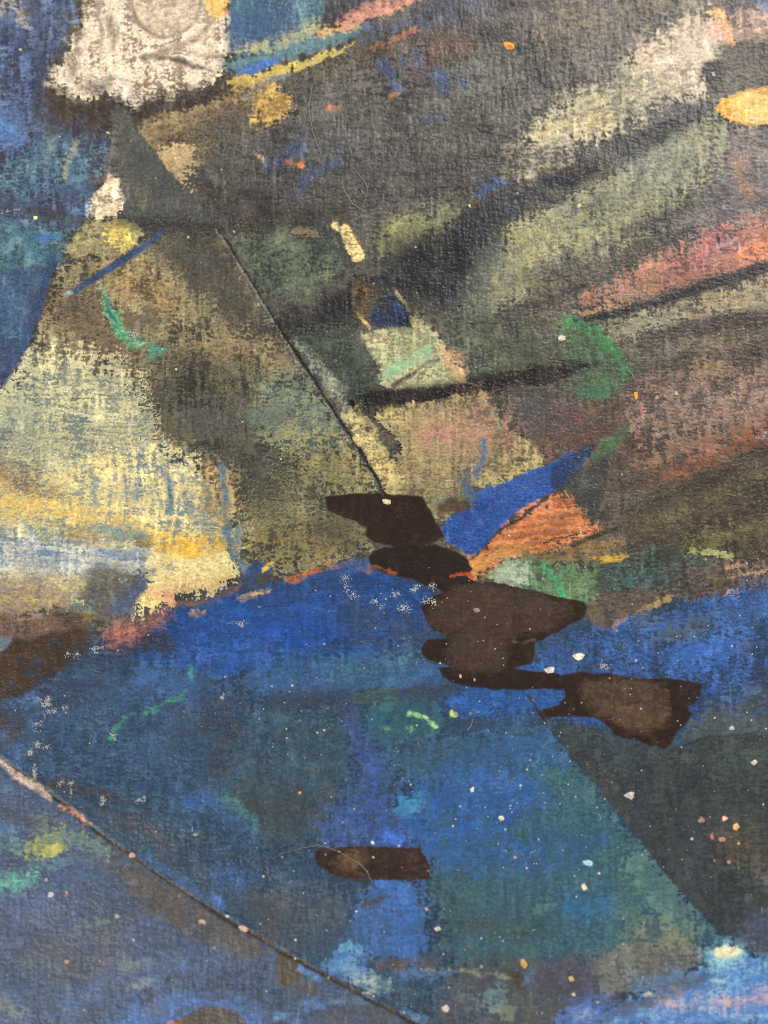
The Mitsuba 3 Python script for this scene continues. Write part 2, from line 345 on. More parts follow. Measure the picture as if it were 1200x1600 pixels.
# ------------------------------------------------------------------ right: cream diagonal, gold and pink
P("832,208 858,176 900,146 960,108 1010,76 1060,40 1110,16 1148,60 1130,90 1106,112 1098,150 1070,160 1010,180 962,204 935,222 905,216 866,262 820,274 800,262 818,232", (186, 175, 144), (112, 108, 98), C=(200, 188, 156), share=.5, soft=30, ang=-32, st=0.35, label='long cream diagonal stroke of dry paint')
P("980,90 1040,50 1110,20 1140,60 1105,115 1095,150 1070,158 1050,130", (208, 190, 166), (160, 140, 120), share=.38, soft=24, dens=.9, label='pinkish cream end of the diagonal stroke')
S("842,206,24 890,196,34 940,190,34", (200, 186, 140), (150, 140, 112), soft=24, dens=.75)
P("1090,50 1150,20 1240,0 1240,60 1160,70 1140,70", (206, 170, 148), (150, 128, 116), soft=14, label='dusty pink area')
S("1116,18,12 1136,44,14 1146,66,12", (222, 178, 124), (196, 150, 104), soft=8, label='orange tan stroke')
P("1168,-60 1280,-60 1250,22 1200,22 1180,12", (96, 124, 172), (86, 104, 140), soft=10, label='blue corner patch')
P("1102,122 1120,90 1146,68 1180,54 1280,40 1280,112 1200,124 1160,142 1130,158 1112,156", (100, 92, 80), (78, 72, 66), soft=10, label='dark olive grey patch above the gold')
S("1108,112,30 1118,124,26 1112,150,12", (64, 60, 62), (52, 48, 52), soft=8, dens=.95, label='dark knot')
S("1120,80,14 1160,62,12", (62, 58, 56), (84, 78, 72), soft=10, dens=.8)
P("1120,172 1140,152 1180,138 1230,120 1300,112 1300,202 1190,200 1156,196 1132,190", (228, 192, 112), (214, 172, 76), C=(234, 206, 146), share=.4, soft=7, thick=1, show=.15, label='bright gold yellow patch at the right edge')
S("1118,172,8 1132,158,14 1134,180,8", (222, 172, 60), soft=5)
P("1110,205 1160,200 1280,205 1280,340 1150,370 1080,380 1060,350 1100,300 1120,250", (132, 124, 120), (96, 90, 90), C=(150, 130, 118), soft=30, ang=10, label='shiny grey violet area')
S("1152,255,14 1164,290,18 1170,350,22", (178, 128, 96), (120, 100, 92), soft=16, dens=.7)

P("690,420 760,400 800,345 880,300 960,262 1020,222 1080,186 1108,168 1124,205 1120,250 1090,290 1030,340 960,380 880,420 830,470 770,505 710,520", (150, 148, 116), (90, 90, 80), C=(170, 162, 120), share=.45, soft=36, ang=88, st=0.25, label='olive green field of dry brushed paint')
S("800,372,50 860,350,60 910,340,40", (162, 156, 112), (118, 116, 92), soft=40, dens=.7, ang=88)
S("990,262,60 1050,240,70 1100,230,50", (152, 150, 128), (112, 120, 114), C=(132, 150, 146), soft=40, dens=.7, ang=88)
S("1080,190,14 1090,230,30 1110,240,20", (166, 152, 116), (130, 120, 100), soft=20, dens=.7)
S("900,330,50 980,300,50", (112, 122, 112), (90, 96, 90), soft=40, dens=.5, ang=88)
S("700,470,60 740,440,70 760,400,50", (86, 96, 96), (68, 72, 76), soft=50, dens=.7, ang=88)
S("850,450,40 900,440,40", (112, 104, 84), (84, 78, 70), soft=40, dens=.6)
S("980,360,14 1040,340,20 1100,315,20 1160,300,12", (84, 82, 80), (64, 62, 64), soft=16, dens=.85)
S("900,430,10 960,400,14 1010,380,10", (92, 86, 74), (74, 68, 62), soft=12, dens=.7)
S("700,360,40 760,335,46 830,310,44 900,275,42 960,240,40 1020,212,34 1080,184,18", (68, 67, 68), (44, 44, 48), dens=0.95, share=.5, soft=16, warp=6, label='dark diagonal band below the cream stroke')
S("1000,178,10 1060,176,24 1100,170,14", (92, 90, 92), (66, 64, 68), soft=14, dens=.8)
S("1130,340,16 1180,318,14 1230,300,14", (70, 66, 72), (110, 104, 104), soft=14, dens=.8)

S("780,492,8 860,470,14 930,440,16 1000,400,14 1080,356,10", (72, 70, 66), (54, 53, 52), soft=14, dens=.85, label='dark streak between the olive field and the pink stroke')
S("800,440,6 880,415,10 950,382,8", (92, 90, 74), (70, 68, 60), soft=12, dens=.7)
S("820,404,10 900,372,14 970,340,10", (176, 168, 124), (140, 136, 104), soft=14, dens=.7)
S("860,330,8 930,305,12 1010,262,10", (170, 164, 132), (130, 128, 112), soft=14, dens=.6)
P("890,496 925,468 990,428 1060,388 1110,364 1180,346 1300,322 1300,396 1200,418 1140,434 1060,460 960,490", (178, 122, 100), (116, 86, 78), dens=0.88, st=0.4, C=(192, 130, 126), share=0.46, soft=28, warp=3, label='salmon pink stroke above the dark line')
S("920,484,26 970,462,34 1020,440,30", (160, 128, 96), (124, 98, 82), soft=24, dens=.8)
S("1130,370,30 1110,385,40 1080,400,24", (180, 108, 108), (132, 90, 90), soft=24, dens=.7)
S("1160,400,18 1190,388,34 1240,370,50", (212, 136, 88), (176, 106, 76), soft=18, dens=0.75, label='orange end of the pink stroke')
S("1120,384,10 1160,378,16 1180,376,8", (150, 146, 156), (190, 160, 160), soft=12, dens=.5)

# ------------------------------------------------------------------ right: brown field
P("780,640 840,560 900,520 1000,470 1100,440 1300,400 1300,760 1180,700 1100,735 1000,790 930,800 880,760 900,700 860,720 800,690", (106, 94, 82), (74, 68, 64), C=(128, 108, 90), share=.46, soft=24, ang=88, st=.2, label='brown grey field of the right side')
P("940,500 1040,475 1140,445 1260,420 1260,490 1100,500 1000,520 960,560 930,540", (156, 148, 120), (88, 84, 76), C=(180, 162, 128), soft=24, ang=3, st=.3, label='pale band under the dark line')
S("1100,484,18 1140,474,26 1190,452,26 1240,440,24", (168, 148, 118), (108, 102, 94), soft=16, dens=.8, ang=0, st=.35)
S("1000,508,22 1030,500,22", (146, 144, 118), (110, 108, 94), soft=18, dens=.8)
S("960,560,70 1010,560,70", (112, 112, 94), (84, 82, 76), soft=50, dens=.6, ang=88)
S("1010,528,10 1070,514,26 1140,506,30 1260,494,36", (86, 76, 70), (62, 56, 56), soft=14, dens=.95, label='dark horizontal smudge')
S("1080,585,16 1110,575,30 1140,572,16", (150, 126, 98), (112, 96, 82), soft=16, dens=.8)
S("1150,540,40 1200,560,60", (104, 92, 80), (72, 66, 62), soft=40, dens=.6)
S("800,520,40 840,560,60 850,620,60 820,660,50", (88, 86, 82), (62, 60, 62), C=(112, 108, 100), soft=40, dens=.8)
S("850,660,40 900,650,40", (84, 80, 84), (68, 64, 70), soft=30, dens=.6)
S("870,700,40 950,684,64 1040,690,60 1100,680,30", (104, 76, 66), (74, 62, 60), C=(120, 84, 70), soft=44, dens=.8, label='maroon brown haze')
S("1150,560,18 1200,548,24 1260,540,20", (70, 64, 60), (52, 48, 48), soft=18, dens=.8)
S("1060,540,14 1120,535,18 1160,534,12", (128, 118, 96), (90, 84, 76), soft=16, dens=.8)
S("930,590,14 1000,580,18 1060,566,14", (72, 68, 66), (58, 56, 56), soft=18, dens=.7)
S("890,645,18 960,625,26 1020,610,24 1080,596,14", (110, 76, 66), (80, 64, 62), soft=28, dens=0.65, label='dull red brown streak')
S("1010,640,26 1080,620,30 1140,630,24", (96, 90, 92), (74, 70, 74), soft=26, dens=.6)
S("1020,650,60 1090,640,80 1160,630,90 1240,620,80", (156, 130, 114), (104, 90, 84), C=(172, 138, 124), soft=40, dens=0.85, ang=88, label='mauve pink haze on the brown field')
S("1060,690,40 1130,690,30", (140, 116, 92), (100, 86, 76), soft=30, dens=.6)
S("1000,730,20 1080,700,26 1160,668,26", (128, 100, 84), (92, 78, 70), soft=24, dens=.7)
S("940,770,14 1010,748,18 1060,728,12", (72, 64, 58), (58, 54, 52), soft=18, dens=.7)
S("1040,745,24 1100,722,44 1160,696,40 1240,660,30", (142, 94, 72), (104, 76, 64), soft=34, dens=0.75, label='rust red streak')
S("980,800,14 1080,760,16 1200,706,14", (60, 54, 48), (48, 44, 42), soft=16, dens=.8)
P("960,870 980,800 1060,755 1150,715 1300,650 1300,900 1100,880 1000,880", (88, 78, 64), (62, 58, 52), C=(100, 90, 70), soft=20, ang=-28, st=.3, label='dark olive brown corner of the right side')
S("880,780,50 930,760,60 940,820,60", (100, 84, 72), (72, 64, 60), soft=40, dens=.7)
S("905,730,8 910,790,10", (70, 76, 82), (90, 84, 76), soft=10, dens=.6)
S("948,720,5 952,790,6", (132, 118, 88), soft=6, dens=.6)
S("1000,830,10 1090,790,14 1200,740,14", (112, 100, 76), (84, 76, 62), soft=16, dens=.7)
S("980,862,8 1080,826,12 1220,790,12", (62, 56, 48), (48, 45, 42), soft=14, dens=.7)
S("1100,850,30 1160,830,40 1250,820,40", (106, 96, 72), (80, 72, 58), soft=30, dens=.7)
S("890,503,8 960,492,11 1040,470,13 1100,448,20 1160,428,18 1260,404,18", (64, 60, 60), (44, 44, 46), share=.5, soft=6, warp=2.5, show=.15, label='thin black line under the pink stroke')
S("700,506,8 780,502,10 860,500,8", (64, 60, 58), (84, 80, 72), soft=10, dens=.6)

# ------------------------------------------------------------------ green touches on the right
P("866,514 890,499 922,506 950,528 974,552 984,584 968,612 940,626 908,622 890,600 884,566 878,536", (82, 118, 84), (74, 92, 72), grit=0.5, show=0.5, dens=0.72, C=(96, 124, 86), share=.45, soft=24, warp=3, ang=70, st=.3, label='translucent green blob')
S("888,504,12 922,512,14 950,536,15 970,566,13 978,590,6", (66, 144, 96), (78, 132, 88), grit=0.5, dens=0.75, share=.35, soft=14, warp=2, label='bright emerald rim of the green blob')
S("890,610,14 920,618,18 955,610,16", (66, 108, 88), (70, 92, 80), soft=14, dens=.8)
S("978,674,12 962,686,24 940,706,22 928,712,10", (76, 110, 78), (76, 88, 72), grit=0.5, soft=12, dens=.85, label='faint green smudge')

# ------------------------------------------------------------------ left middle: brown, grey and pale scumbles
P("112,398 200,400 260,370 345,360 440,500 470,570 400,640 280,700 130,740 -170,780 -170,700 0,610 40,550 80,470", (164, 150, 116), (76, 72, 64), C=(186, 172, 132), share=.48, soft=22, ang=88, st=0.35, label='tan scumble in the left middle')
P("215,362 345,356 420,490 440,520 380,540 330,480 290,440", (104, 98, 82), (78, 74, 66), soft=30, dens=.85, label='grey brown facet')
S("180,440,40 230,440,60 265,470,50", (170, 144, 102), (124, 104, 80), soft=36, dens=.75)
S("290,410,40 330,420,50 350,470,40", (92, 88, 78), (72, 70, 66), soft=40, dens=.8)
S("80,470,40 140,490,60 180,560,40", (116, 98, 76), (84, 74, 66), soft=40, dens=.7)
S("200,505,30 235,500,26", (84, 74, 66), (110, 96, 78), soft=22, dens=.7)
S("280,560,50 350,540,60 420,540,50", (140, 122, 92), (90, 80, 68), soft=40, dens=.6)
P("-170,690 2,610 40,550 120,550 220,580 270,650 280,740 200,790 60,790 -170,800", (208, 200, 156), (110, 120, 116), show=0.3, C=(222, 210, 164), share=0.4, soft=44, ang=4, st=.3, label='pale greenish cream scumble')
S("20,640,60 40,700,50", (136, 150, 130), (104, 120, 116), soft=44, dens=.6)
S("100,560,8 100,600,10", (98, 114, 120), (130, 126, 104), soft=8, dens=.8)
S("118,580,8 120,602,8", (98, 112, 118), (130, 126, 104), soft=8, dens=.7)
S("-60,720,40 40,730,50 60,760,40", (128, 120, 106), (96, 98, 100), soft=40, dens=.7, ang=0, st=.4)
S("30,690,34 90,690,36 200,690,40 270,660,30", (152, 150, 124), (96, 104, 104), soft=40, dens=.55, ang=0, st=.4)
P("230,580 300,560 420,580 450,640 400,720 300,720 250,680", (114, 110, 88), (56, 56, 54), C=(126, 116, 88), share=.5, soft=40, ang=86, st=0.4, label='dark grey scumble with upright threads')
S("300,650,30 340,660,40 380,650,30", (72, 78, 88), (92, 90, 84), soft=26, dens=.5)
P("390,620 450,570 500,620 560,690 520,720 420,720", (136, 142, 116), (74, 88, 86), C=(152, 152, 116), share=.46, soft=26, label='grey green scumble beside the incised line')
S("395,650,30 430,640,40", (78, 98, 102), (96, 104, 92), soft=26, dens=.5)
P("300,760 380,720 460,690 560,690 604,772 560,880 480,900 400,900 372,880", (158, 152, 112), (74, 72, 64), C=(158, 148, 104), share=.47, soft=60, ang=60, st=.2, label='olive scumble left of the ink blots')
S("340,740,50 390,720,60 420,780,50", (92, 90, 76), (70, 68, 62), soft=44, dens=.7)
S("480,720,40 520,710,40 560,740,30", (150, 140, 92), (110, 104, 78), soft=34, dens=.7)
S("420,850,50 480,850,60 540,850,40", (126, 110, 72), (74, 66, 54), soft=30, dens=.7, ang=10)
S("510,820,40 560,840,50 570,870,30", (90, 86, 74), (66, 62, 56), soft=30, dens=.7)
S("300,820,20 330,800,40 345,760,30", (178, 158, 106), (104, 96, 78), soft=24, dens=.8)

P("-170,424 70,418 84,408 66,470 44,520 24,560 2,604 -170,860", (80, 97, 122), (68, 80, 104), C=(90, 110, 132), share=.4, soft=5, warp=2, st=.1, raw=True, show=.15, label='smooth slate blue triangle at the left edge')
S("84,400,10 70,450,14 46,520,16 4,600,12", (60, 68, 98), (72, 88, 122), soft=8, warp=2, dens=.9)
S("10,470,40 20,520,20", (88, 116, 148), (72, 92, 124), soft=30, dens=.5)
# ------------------------------------------------------------------ olive and dark shapes around the incised line
P("340,372 420,352 520,356 570,400 520,440 440,480 420,470 380,420", (108, 116, 96), (60, 66, 62), C=(132, 136, 106), soft=26, label='olive grey facet')
P("440,345 530,350 570,398 540,420 520,400 470,372", (76, 80, 72), (60, 60, 58), soft=16)
S("462,355,10 490,368,14", (150, 138, 110), (110, 102, 84), soft=8, dens=.85)
S("600,380,30 650,352,40 700,335,26", (138, 138, 98), (98, 98, 80), soft=22, dens=.9, label='olive yellow smudge')
S("616,360,14 632,348,16", (156, 152, 106), soft=10, dens=.7)
S("175,344,14 260,350,20 340,352,24 430,350,22 520,340,14", (66, 64, 62), (52, 51, 50), soft=22, dens=.85, label='charcoal sweep under the grey wedge')
S("300,385,50 350,430,70 420,495,50", (78, 78, 74), (62, 62, 60), soft=60, dens=.7)
S("250,640,50 330,680,76 410,720,60", (74, 77, 74), (58, 60, 60), soft=70, dens=.6)
S("470,550,40 530,590,56 570,640,40", (74, 80, 74), (58, 62, 60), soft=50, dens=.65)
S("380,760,40 430,780,60 480,750,40", (76, 76, 66), (60, 60, 56), soft=60, dens=.5)
S("120,470,40 170,540,50 250,560,40", (92, 84, 72), (72, 68, 62), soft=60, dens=.5)
P("424,500 470,478 540,448 590,412 640,378 720,345 780,335 775,380 740,420 735,465 690,490 650,470 610,458 570,470 560,510 480,520 440,530", (48, 50, 50), (32, 35, 38), C=(62, 66, 68), share=.5, soft=30, label='black mass above the cream facet')
P("455,530 560,520 585,560 600,620 560,640 520,590 480,540", (82, 90, 78), (58, 62, 58), C=(96, 108, 92), soft=20, label='dark green grey facet')
P("690,490 750,490 860,510 880,580 740,606 716,566", (94, 98, 80), (62, 66, 60), C=(112, 116, 94), soft=14, ang=88, st=.25, label='dark green grey field right of the cream facet')
P("548,440 580,440 590,470 570,500 552,485", (112, 90, 60), (80, 68, 54), soft=14, dens=.9, label='rusty brown touch')
P("529,352 546,350 560,382 573,402 552,414 540,388", (224, 202, 144), (150, 132, 96), grit=1.1, share=0.38, soft=4, warp=2, show=.15, label='narrow cream flake')
S("522,352,8 532,356,8", (206, 184, 134), soft=4)
P("566,520 586,514 612,510 640,511 634,500 650,491 676,516 704,556 734,600 690,605 640,606 600,606 588,570", (198, 188, 146), (130, 132, 104), raw=True, show=0.4, C=(176, 188, 150), share=0.46, soft=7, warp=3, label='cream facet under the navy patch')
S("690,550,16 710,575,20 726,594,12", (198, 156, 116), (168, 134, 104), soft=14, dens=.75)
S("640,530,26 660,545,30", (164, 166, 128), (142, 140, 110), soft=20, dens=.6)
S("598,588,12 630,570,20 668,550,18", (140, 180, 144), (158, 172, 132), soft=10, dens=.9, label='mint green touch')
S("612,600,6 640,588,7 662,572,5 686,562,4", (74, 68, 60), (110, 100, 84), soft=5, dens=.9, label='short dark line on the cream facet')
P("576,492 588,468 622,462 640,490 640,516 612,510 580,512", (48, 62, 98), (38, 42, 52), share=0.55, soft=10, show=0.45, label='navy blue patch')
S("618,458,6 632,474,8 638,486,5", (156, 146, 104), (120, 112, 84), soft=4)
S("560,486,5 566,500,7 574,514,6", (196, 168, 112), (150, 126, 90), soft=4, dens=.95)
S("642,498,8 650,506,10", (190, 160, 116), (120, 104, 84), soft=5)
S("540,628,14 560,630,26 590,626,32 630,620,28 680,614,26 730,606,24 800,592,28 860,582,30 930,570,12", (46, 42, 40), (30, 29, 29), show=0.2, share=.5, soft=12, warp=3, label='black horizontal bar')
S("820,560,20 850,580,30", (66, 62, 62), (84, 80, 76), soft=24, dens=.7)
P("536,625 600,626 640,640 650,740 612,690 580,655 556,648", (56, 52, 46), (40, 38, 36), soft=16, dens=.95, label='dark triangular smear below the bar')
P("585,645 650,630 700,622 762,614 790,655 826,690 856,728 800,744 740,764 716,790 700,812 640,800 606,768 600,740 630,700", (176, 160, 114), (104, 94, 76), raw=True, C=(190, 172, 122), share=.46, soft=10, ang=88, st=0.35, label='tan field right of the incised line')
P("650,652 700,636 762,620 790,656 800,690 760,706 700,704 640,700", (172, 136, 112), (118, 94, 82), C=(180, 128, 120), soft=30, dens=0.85, label='dusty pink patch')
S("770,640,5 778,655,6 786,670,4", (124, 154, 132), (150, 130, 112), soft=3, label='thin mint line')
S("640,740,30 700,720,50 760,700,30", (140, 120, 96), (104, 90, 80), soft=34, dens=.6)
S("560,650,20 580,690,26 630,690,20", (120, 114, 84), (90, 84, 68), soft=20, dens=.6)
P("452,532 480,542 520,588 545,626 566,660 600,712 596,755 560,690 510,610 470,556", (146, 150, 128), (96, 104, 98), show=0.6, dens=0.9, C=(150, 150, 120), soft=9, label='pale strip along the incised line')
P("540,640 566,660 606,712 640,790 610,780 580,730 550,680", (208, 188, 126), (150, 134, 94), show=0.65, soft=16, dens=0.85, label='yellow cream strip along the incised line')
S("640,780,40 700,790,40 720,780,20", (128, 122, 90), (92, 88, 74), soft=30, dens=.6)
S("340,358,2 352,374,2.5 366,398,2.5 389,434,2.5 404,458,2.5 422,488,2.5 441,521,3.5 452,536,4.5 470,566,5 488,590,5.5 505,619,6 524,645,6 545,679,6.5 561,703,6.5 575,727,7 590,752,6 602,774,4", (44, 42, 38), (32, 30, 28), share=.3, soft=3.5, warp=2, name='incised_line', show=0, label='dark incised line running down to the ink blot')

# ------------------------------------------------------------------ left: yellow and cream band
P("-170,760 60,750 140,715 240,705 310,722 372,790 372,920 300,930 210,955 120,960 -170,965", (206, 192, 138), (130, 136, 130), C=(222, 204, 144), share=.44, soft=24, ang=3, st=.3, label='cream and yellow band at the left')
S("-60,735,30 30,755,40 80,775,30", (150, 128, 94), (110, 100, 86), soft=26, dens=.8, ang=0)
P("124,760 150,720 230,704 300,724 310,780 280,826 160,800", (224, 204, 142), (92, 124, 144), share=.36, soft=30, ang=86, st=.3, label='cream scumble flecked with blue')
S("140,735,6 150,760,8 146,790,7", (86, 120, 142), (150, 146, 120), soft=8, dens=.7)
S("180,760,30 210,780,30", (150, 146, 136), (110, 118, 130), soft=24, dens=.5)
S("262,738,9 272,765,10 266,800,8", (70, 108, 136), (110, 124, 120), soft=8, dens=.85)
S("284,745,8 292,775,9 290,800,8", (76, 112, 136), (120, 126, 116), soft=8, dens=.8)
P("300,720 372,728 372,830 320,830", (174, 152, 104), (94, 84, 70), soft=18, dens=.85, ang=86)
S("-60,772,16 40,782,22 110,798,24 180,818,22 250,836,22 320,850,20 372,858,14", (218, 184, 104), (190, 168, 108), dens=0.85, C=(228, 200, 124), share=.35, soft=20, warp=5, label='long yellow streak')
S("-60,795,18 30,800,20 90,812,18", (200, 176, 110), (140, 148, 128), soft=16, dens=.8)
S("-40,830,16 30,825,22 70,835,20", (190, 176, 122), (110, 132, 138), soft=18, dens=.8)
S("40,815,10 60,838,12", (92, 128, 140), (130, 140, 126), soft=9, dens=.7)
S("110,828,24 130,835,34 145,840,20", (188, 166, 108), (150, 138, 104), soft=12, dens=.9, label='mustard block')
S("150,822,16 190,830,20 235,845,14", (104, 134, 140), (146, 146, 112), soft=14, dens=.85, label='teal touch between the yellow streaks')
S("215,848,14 230,852,18", (112, 92, 62), (140, 120, 84), soft=10, dens=.85)
P("-60,834 60,838 200,860 240,880 215,905 120,900 -60,900", (204, 202, 182), (112, 128, 154), C=(222, 216, 188), share=.45, soft=18, ang=3, st=.4, label='pale blue white dry streaks')
S("150,862,12 190,868,14 230,866,8", (80, 108, 152), (150, 160, 160), soft=10, dens=.75)
S("40,880,20 80,885,20", (104, 108, 124), (160, 156, 144), soft=18, dens=.5)
P("-60,895 100,895 130,930 100,965 -60,965", (168, 152, 124), (134, 122, 116), C=(182, 164, 122), soft=24, ang=5, st=.3, label='dusty beige area at the left edge')
S("0,940,20 50,935,24 80,940,16", (168, 150, 100), (130, 116, 96), soft=18, dens=.7)
P("236,858 290,848 368,850 372,880 362,914 300,926 214,954 206,942 228,900", (216, 202, 150), (200, 176, 122), show=0.5, C=(230, 214, 156), share=.36, soft=16, warp=4, thick=1, label='pale yellow block')
S("244,846,16 268,852,26 300,858,28 336,852,28 366,850,14", (208, 170, 74), (166, 136, 74), show=0.6, share=.4, soft=12, warp=4, label='golden yellow stroke')
S("268,925,20 310,915,20 350,905,20", (196, 168, 118), (140, 118, 90), soft=16, dens=.7)
P("126,892 178,878 226,900 236,915 200,962 165,982 122,962", (104, 102, 94), (82, 82, 82), C=(120, 120, 98), soft=18, label='grey smudge')
S("240,896,14 214,922,22 184,956,20", (82, 98, 130), (92, 92, 96), soft=14, dens=.85)
S("118,948,14 140,950,16", (120, 144, 136), (120, 116, 100), soft=12, dens=.7)
S("128,966,14 156,968,12", (150, 134, 84), soft=10, dens=.8)
S("224,938,14 246,934,14 262,936,8", (220, 200, 130), (200, 160, 110), soft=8)
S("238,922,14 262,930,22 268,944,14", (212, 158, 124), (190, 140, 110), soft=10, dens=0.8, label='pink touch at the edge of the blue')
P("-60,958 40,952 96,966 140,990 90,1004 -60,1004", (124, 100, 86), (100, 84, 74), soft=14, label='mauve brown band')
S("90,960,20 120,970,34 135,990,20", (88, 74, 62), (74, 64, 56), soft=16, dens=.85)
S("348,722,8 350,770,10 356,820,11 366,868,14", (72, 104, 126), (112, 122, 110), soft=7, dens=.9, label='upright blue teal streak')
S("372,820,14 372,860,16 378,890,16", (84, 116, 136), (130, 130, 110), soft=10, dens=.85)

# ------------------------------------------------------------------ centre right: blue brush, orange and green
P("735,905 728,885 742,862 786,822 832,794 872,766 905,788 938,830 900,848 850,860 800,880", (208, 136, 88), (150, 96, 68), C=(216, 150, 104), share=0.46, soft=17, warp=3, ang=-5, st=0.55, show=.15, label='salmon orange patch')
S("744,884,22 776,868,26 806,866,20 846,862,14", (200, 146, 80), (158, 104, 66), soft=12, dens=.85, ang=-5, st=.5)
S("752,872,3 768,862,4 776,858,3", (104, 70, 48), soft=4, dens=.9)
S("772,880,3 800,872,4 826,870,3", (112, 76, 50), soft=4, dens=.85)
S("820,822,3 850,818,4 880,820,3", (150, 92, 62), soft=5, dens=.8)
S("846,846,3 880,838,4 916,834,3", (92, 66, 50), soft=4, dens=.85)
S("800,800,10 836,790,14 868,790,10", (222, 152, 112), (190, 124, 90), soft=12, dens=.7, ang=-5, st=.5)
S("742,888,18 780,868,24 820,852,14", (196, 142, 82), (170, 116, 74), soft=14, dens=.8, ang=-5, st=.4)
S("790,846,4 830,836,5 870,836,4", (134, 84, 62), soft=4, dens=.7)
S("760,894,16 830,872,24 900,862,26 970,852,22", (140, 114, 74), (98, 84, 62), soft=16, dens=.9, ang=0, st=.4, label='tan brown streak under the orange')
S("890,852,4 920,842,6 960,828,4", (64, 54, 46), soft=4)
P("768,894 796,872 850,874 920,888 946,920 930,942 890,944 850,926 800,920 770,905", (104, 132, 96), (78, 92, 76), grit=0.9, C=(138, 156, 120), share=.42, soft=14, ang=25, st=.3, label='green patch above the largest blot')
P("766,900 790,876 824,878 832,904 800,918 776,910", (160, 172, 148), (124, 138, 118), soft=12, dens=.9, label='pale mint area')
S("848,884,10 862,900,12 880,928,8", (64, 154, 114), (90, 136, 96), soft=7, dens=.9, label='emerald streak')
S("880,910,24 920,900,20", (96, 124, 84), (84, 96, 74), soft=16, dens=.7)
P("930,886 990,858 1060,850 1110,868 1110,906 1010,925 944,944", (76, 84, 76), (60, 62, 60), C=(84, 104, 96), soft=18, label='dark green grey area')
S("968,905,26 1000,900,26", (80, 108, 108), (70, 84, 82), soft=20, dens=.6)
S("930,878,5 960,872,8 980,866,4", (200, 164, 62), (150, 124, 64), soft=5, label='yellow fleck of paint')
S("1074,866,8 1108,860,12 1142,868,10", (168, 172, 116), (120, 124, 88), soft=9, dens=.9, label='pale lime touch')
S("1090,850,20 1120,836,26", (120, 112, 76), (90, 84, 64), soft=20, dens=.7)
P("1050,900 1120,880 1280,860 1280,935 1130,945 1060,950", (108, 94, 80), (68, 62, 64), C=(128, 110, 90), share=.5, soft=16, label='speckled brown edge of the blue')
P("900,945 960,930 1010,920 1060,925 1040,945 990,968 960,985 920,978", (104, 90, 76), (80, 72, 66), soft=12)
P("1104,908 1122,906 1134,918 1112,922", (104, 94, 64), soft=4)
S("958,980,8 990,968,12 1020,948,10 1054,926,7", (162, 142, 92), (116, 102, 76), soft=8, dens=.9, label='tan edge of the blue field')
S("1136,930,12 1154,932,18 1162,938,8", (206, 160, 122), (150, 116, 94), soft=9, dens=.9, label='pink fleck on the brown edge')
S("1140,895,10 1160,884,14 1190,894,10", (180, 146, 120), (110, 94, 84), soft=12, dens=.6)
P("690,832 696,812 720,788 744,764 800,746 856,728 902,698 896,738 862,770 818,790 786,818 752,858 736,870 718,852 700,850", (54, 88, 154), (44, 74, 134), C=(62, 98, 168), share=.35, soft=4, warp=2, ang=-35, show=.15, label='ultramarine blue brush stroke')
P("852,734 904,698 930,690 912,722 880,756 862,768", (52, 68, 98), (44, 56, 84), soft=6, dens=.95, show=.15, label='darker end of the ultramarine stroke')
P("880,762 900,740 930,716 952,716 952,790 930,815 905,790", (70, 72, 70), (56, 58, 58), C=(84, 90, 92), soft=14, ang=88, st=.3, dens=.9)
S("738,872,3 790,822,4 836,794,4 872,768,5 900,738,4", (46, 50, 66), (40, 40, 46), soft=4, dens=.9, label='dark lower edge of the ultramarine stroke')
S("754,688,8 756,712,12 746,742,14", (66, 98, 146), (110, 112, 110), soft=8, dens=.85)
S("726,750,20 738,772,30", (62, 94, 140), (100, 106, 104), soft=16, dens=.8)
S("690,790,24 712,780,24", (92, 106, 110), (110, 104, 84), soft=20, dens=.7)
S("772,756,8 796,744,8 820,734,6", (190, 176, 116), (150, 140, 100), soft=6, dens=.8)
S("700,790,20 722,792,24", (84, 66, 52), (70, 56, 46), soft=8, dens=.85)

# ------------------------------------------------------------------ lower half: blues, thinner and smoother
GRITTY = 0.55
P("186,1010 236,990 262,955 330,930 420,908 480,900 540,884 580,880 640,905 700,950 690,1010 560,1020 380,1060 300,1050 220,1040", (42, 82, 142), (44, 66, 106), C=(54, 96, 154), share=.42, soft=16, warp=5, label='strong blue along the edge of the cream band')
S("300,990,60 400,960,70 500,950,60", (46, 84, 150), (46, 74, 124), soft=30, dens=.8)
S("320,1040,50 400,1020,60", (62, 100, 170), (52, 82, 140), soft=40, dens=.6)
S("400,930,40 470,925,40 520,905,30", (52, 80, 128), (58, 68, 92), soft=24, dens=.7)
S("400,985,30 500,990,40 560,980,30", (40, 80, 152), (44, 74, 132), soft=24, dens=.8)
S("560,970,60 640,985,60 690,1000,30", (72, 80, 98), (58, 66, 84), soft=40, dens=.7)
S("190,1010,40 240,1000,40 260,1010,20", (62, 62, 78), (58, 54, 56), soft=20, dens=.85, label='dark purple grey tone')
P("380,1040 560,1020 700,1020 700,1090 560,1085 400,1090 360,1070", (62, 96, 140), (60, 84, 114), C=(72, 110, 150), soft=24, label='mid blue band')
S("520,1050,20 590,1048,24 650,1020,20", (84, 122, 124), (70, 100, 124), soft=20, dens=.6)
P("-170,1110 40,1075 150,1040 240,1040 400,1080 420,1180 340,1260 200,1250 60,1200 -170,1180", (64, 88, 116), (54, 70, 94), C=(72, 100, 136), share=.42, soft=30, label='slate blue area at the left')
S("230,1060,60 300,1060,70 330,1080,40", (68, 102, 150), (62, 84, 120), soft=40, dens=.6)
S("300,1140,60 360,1110,60 340,1190,60", (68, 72, 76), (60, 62, 66), soft=50, dens=.7)
S("80,1080,40 140,1060,50 180,1040,40", (66, 76, 102), (60, 64, 80), soft=36, dens=.7)
